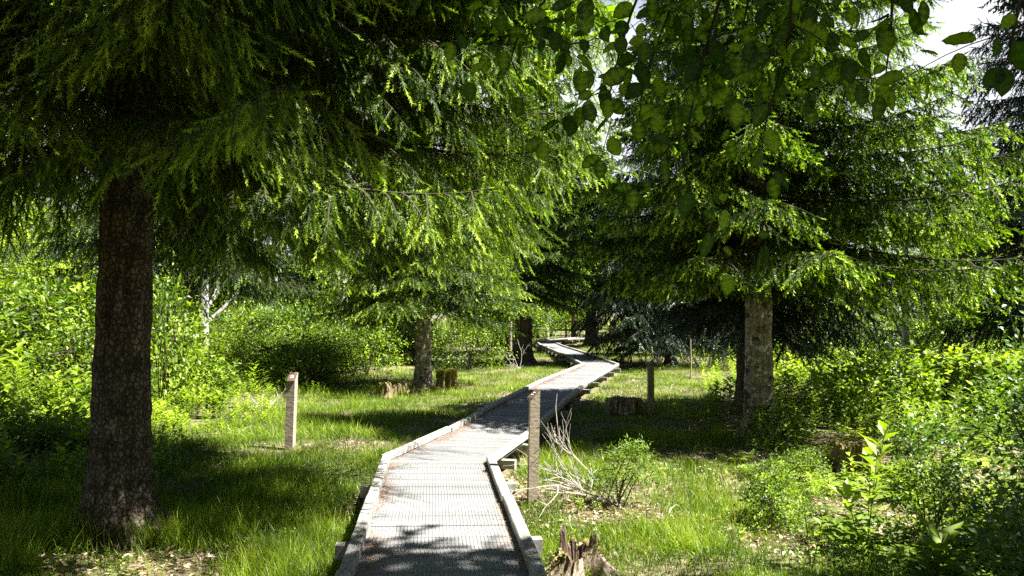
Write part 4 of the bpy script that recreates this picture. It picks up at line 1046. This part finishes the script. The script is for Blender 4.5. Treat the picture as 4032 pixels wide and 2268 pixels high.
cover('weeds', 'low clover and seedlings mixed into the grass beside the walkway', lambda x, y: (x > XL(y)) & (x < XR(y)), 9000, 3, 24, 1.1,
      lambda x, y: .085 + 0 * x, 'herb', [HERBS[3], HERBS[1]], 23, .45)
for (n_, x_, y_, h_, k_, l_) in ((0, 2.45, 7.1, .45, 'small', 'low leafy tuft at the edge of the dry leaves, behind the lime shoot'), (1, 3.5, 6.3, .7, 'loose', 'knee-high loose bush between the lime shoot and the right edge'), (2, 2.85, 8.3, .38, 'small', 'low leafy cluster in front of the half-hidden broken stump'), (3, 3.5, 9.0, .42, 'round', 'small rounded bush just left of the half-hidden broken stump'), (4, 2.35, 5.1, .35, 'small', 'low shaded leafy tuft at the bottom edge, right of the grass')):
    shrub(x_, y_, h_, k_, l_)
def litter(name, label, n, mat, y0, y1, fun, size, seed, aspect=1.0, zoff=.012, tint=(0, 1)):
    x, y, r = scatter(n, y0, y1, 1.3, .8, seed); k = r.random(n) < fun(x, y); x, y = x[k], y[k]; N_ = len(x)
    d = norm(np.stack([r.normal(0, 1, N_), r.normal(0, 1, N_), r.normal(0, .25, N_)], 1)); nn = norm(r.normal(0, .35, (N_, 3)) + [0, 0, 1])
    s = size * r.uniform(.5, 1.3, N_) * (1 + y * .02)
    g = Geo(); g.inst(LEAF4, np.stack([x, y, gz(x, y) + zoff + r.uniform(0, .02, N_)], 1), basis(d, nn), np.stack([s * aspect, s, s], 1), r.uniform(*tint, N_))
    return tag(g.build(name, M[mat]), label, name.replace('_', ' '), kind='stuff')
def lf_(x, y):
    n = noise2(x, y, .8, 5); pd = path_dist(x, y)
    return np.where(pd < HW + .1, 0, np.clip(.25 + 1.2 * n + .4 * ((x > .4) & (y > 6.8) & (y < 10.5)) + .4 * (x > 2.0) + 1.0 * np.exp(-(((x + 3.2) / 1.1) ** 2 + ((y - 5.9) / .8) ** 2)) - .35 * ((x > 0) & (y < 6.8)) + .7 * np.exp(-((pd - .8) / .35) ** 2), 0, 1) * np.where((x < -1.2) & (y > 9), .15, 1))
litter('leaf_litter', 'dry pale fallen leaves over the bare ground', 60000, 'litter', 2.8, 22, lf_, .055, 12, aspect=.9, tint=(.0, 1))
litter('twig_litter', 'short dry twigs strewn over the bare ground', 9000, 'litter', 2.8, 20, lf_, .16, 14, aspect=.09, zoff=.02, tint=(.3, 1))
def needles():
    r = np.random.default_rng(8); P, D, Sz = [], [], []
    for i in range(1, 7):
        a, b = PATH[i - 1], PATH[i]; L = np.linalg.norm(b - a); t = (b - a) / L; nn = np.array([t[1], -t[0]])
        for sd, cnt, wd in ((-1, 850, .085), (1, 200, .04)):
            n = int(cnt * L); s = r.uniform(0, L, n); k = noise2(s * 1.0, np.full(n, i * 5. + sd), 1.1, 3)
            off = HW - .075 - np.abs(r.normal(0, wd, n)) * np.clip(.8 + 2.0 * k, .15, 2); q = a + np.outer(s, t) + np.outer(sd * off, nn)
            kk = r.random(n) < np.clip(.6 + 1.4 * k, .05, 1)
            P.append(np.column_stack([q, np.full(n, .010) + r.uniform(0, .006, n)])[kk])
    P = np.concatenate(P); n = len(P); D = norm(np.column_stack([r.normal(0, 1, (n, 2)), r.normal(0, .1, n)]))
    g = Geo(); g.inst(LEAF2, P, basis(D, np.tile([0, 0, 1.], (n, 1))), np.stack([np.full(n, .009), r.uniform(.016, .032, n), np.full(n, .01)], 1), r.uniform(0, 1, n))
    tag(g.build('needle_litter', M['needle_litter']), 'orange fallen needles gathered along the walkway kerbs', 'needle litter', kind='stuff')
needles()

# ------------------------------------------------------------------ leafy plants in the right foreground
def sapling(x, y, h, n, ll, label, seed, mat='herb', tpl=LEAF4, tint=.6, name='sapling', pinn=False, wsc=1.0):
    r = np.random.default_rng(seed); root = empty(name, (x, y, float(gz(x, y))), r.uniform(0, 6), label, 'sapling')
    st, lf = Geo(), Geo(); ns = r.integers(2, 4)
    for s in range(ns):
        a = r.uniform(0, 6.28); e = np.array([math.cos(a) * h * .18, math.sin(a) * h * .18, h * (1 if s == 0 else r.uniform(.6, .9))])
        t = np.linspace(0, 1, 8)[:, None]; p = e * t + np.array([0, 0, -.03]); st.tube(p, np.linspace(.007, .0025, 8), 5, .5, cap=False)
        f = np.linspace(.25, 1, n); pos = np.stack([np.interp(f, t[:, 0], p[:, c]) for c in range(3)], 1); an = np.arange(n) * 2.4 + r.uniform(0, 6)
        d = np.stack([np.cos(an), np.sin(an), .25 + .9 * f ** 3], 1)
        lf.inst(tpl, pos, basis(d, np.tile([0, 0, 1.], (n, 1)) + r.normal(0, .15, (n, 3))), np.stack([ll * wsc * r.uniform(.8, 1.1, n)] + [ll * r.uniform(.75, 1.15, n)] * 2, 1), np.clip(tint + .3 * f + r.normal(0, .08, n), 0, 1))
    lf.build('leaves', M[mat], root); st.build('stems', M['stem'], root); return root
sapling(2.9, 6.2, .85, 14, .19, 'young shoot with long lime leaves in the right foreground', 2, tint=.5, wsc=.9)
sapling(3.3, 7.0, .95, 14, .19, 'second long-leaved shoot with reddish tip, just behind the lime one', 3, tint=.45, wsc=.9)
sapling(2.85, 5.15, .42, 10, .22, 'low shaded shoot with spreading long leaves at the bottom right', 4, tint=.25)
sapling(2.3, 5.8, .5, 10, .09, 'small green seedling at the edge of the dry leaves', 5, tint=.5)
for (x, y, h, l, sd) in ((4.2, 5.7, 1.4, 'tall round-leaved bush at the right edge of the foreground', 1), (5.75, 7.6, 2.1, 'taller bush with yellow-green tips behind the one at the right edge', 2), (3.35, 4.75, .85, 'low dark bush in the bottom right corner', 3), (4.6, 8.4, .75, 'mid-height leafy bush left of the bushes at the right edge', 4)):
    root = empty('bush', (x, y, float(gz(x, y))), sd, l, 'bush'); lf, st = shrub_parts(200 + sd, h, h * .42 + .15, int(120 * h), 9, .068, stems=9, low=.08, tint=(.25, .8), srad=.009)
    lf.build('leaves', M['birch_leaf'], root); st.build('stems', M['twig'], root)
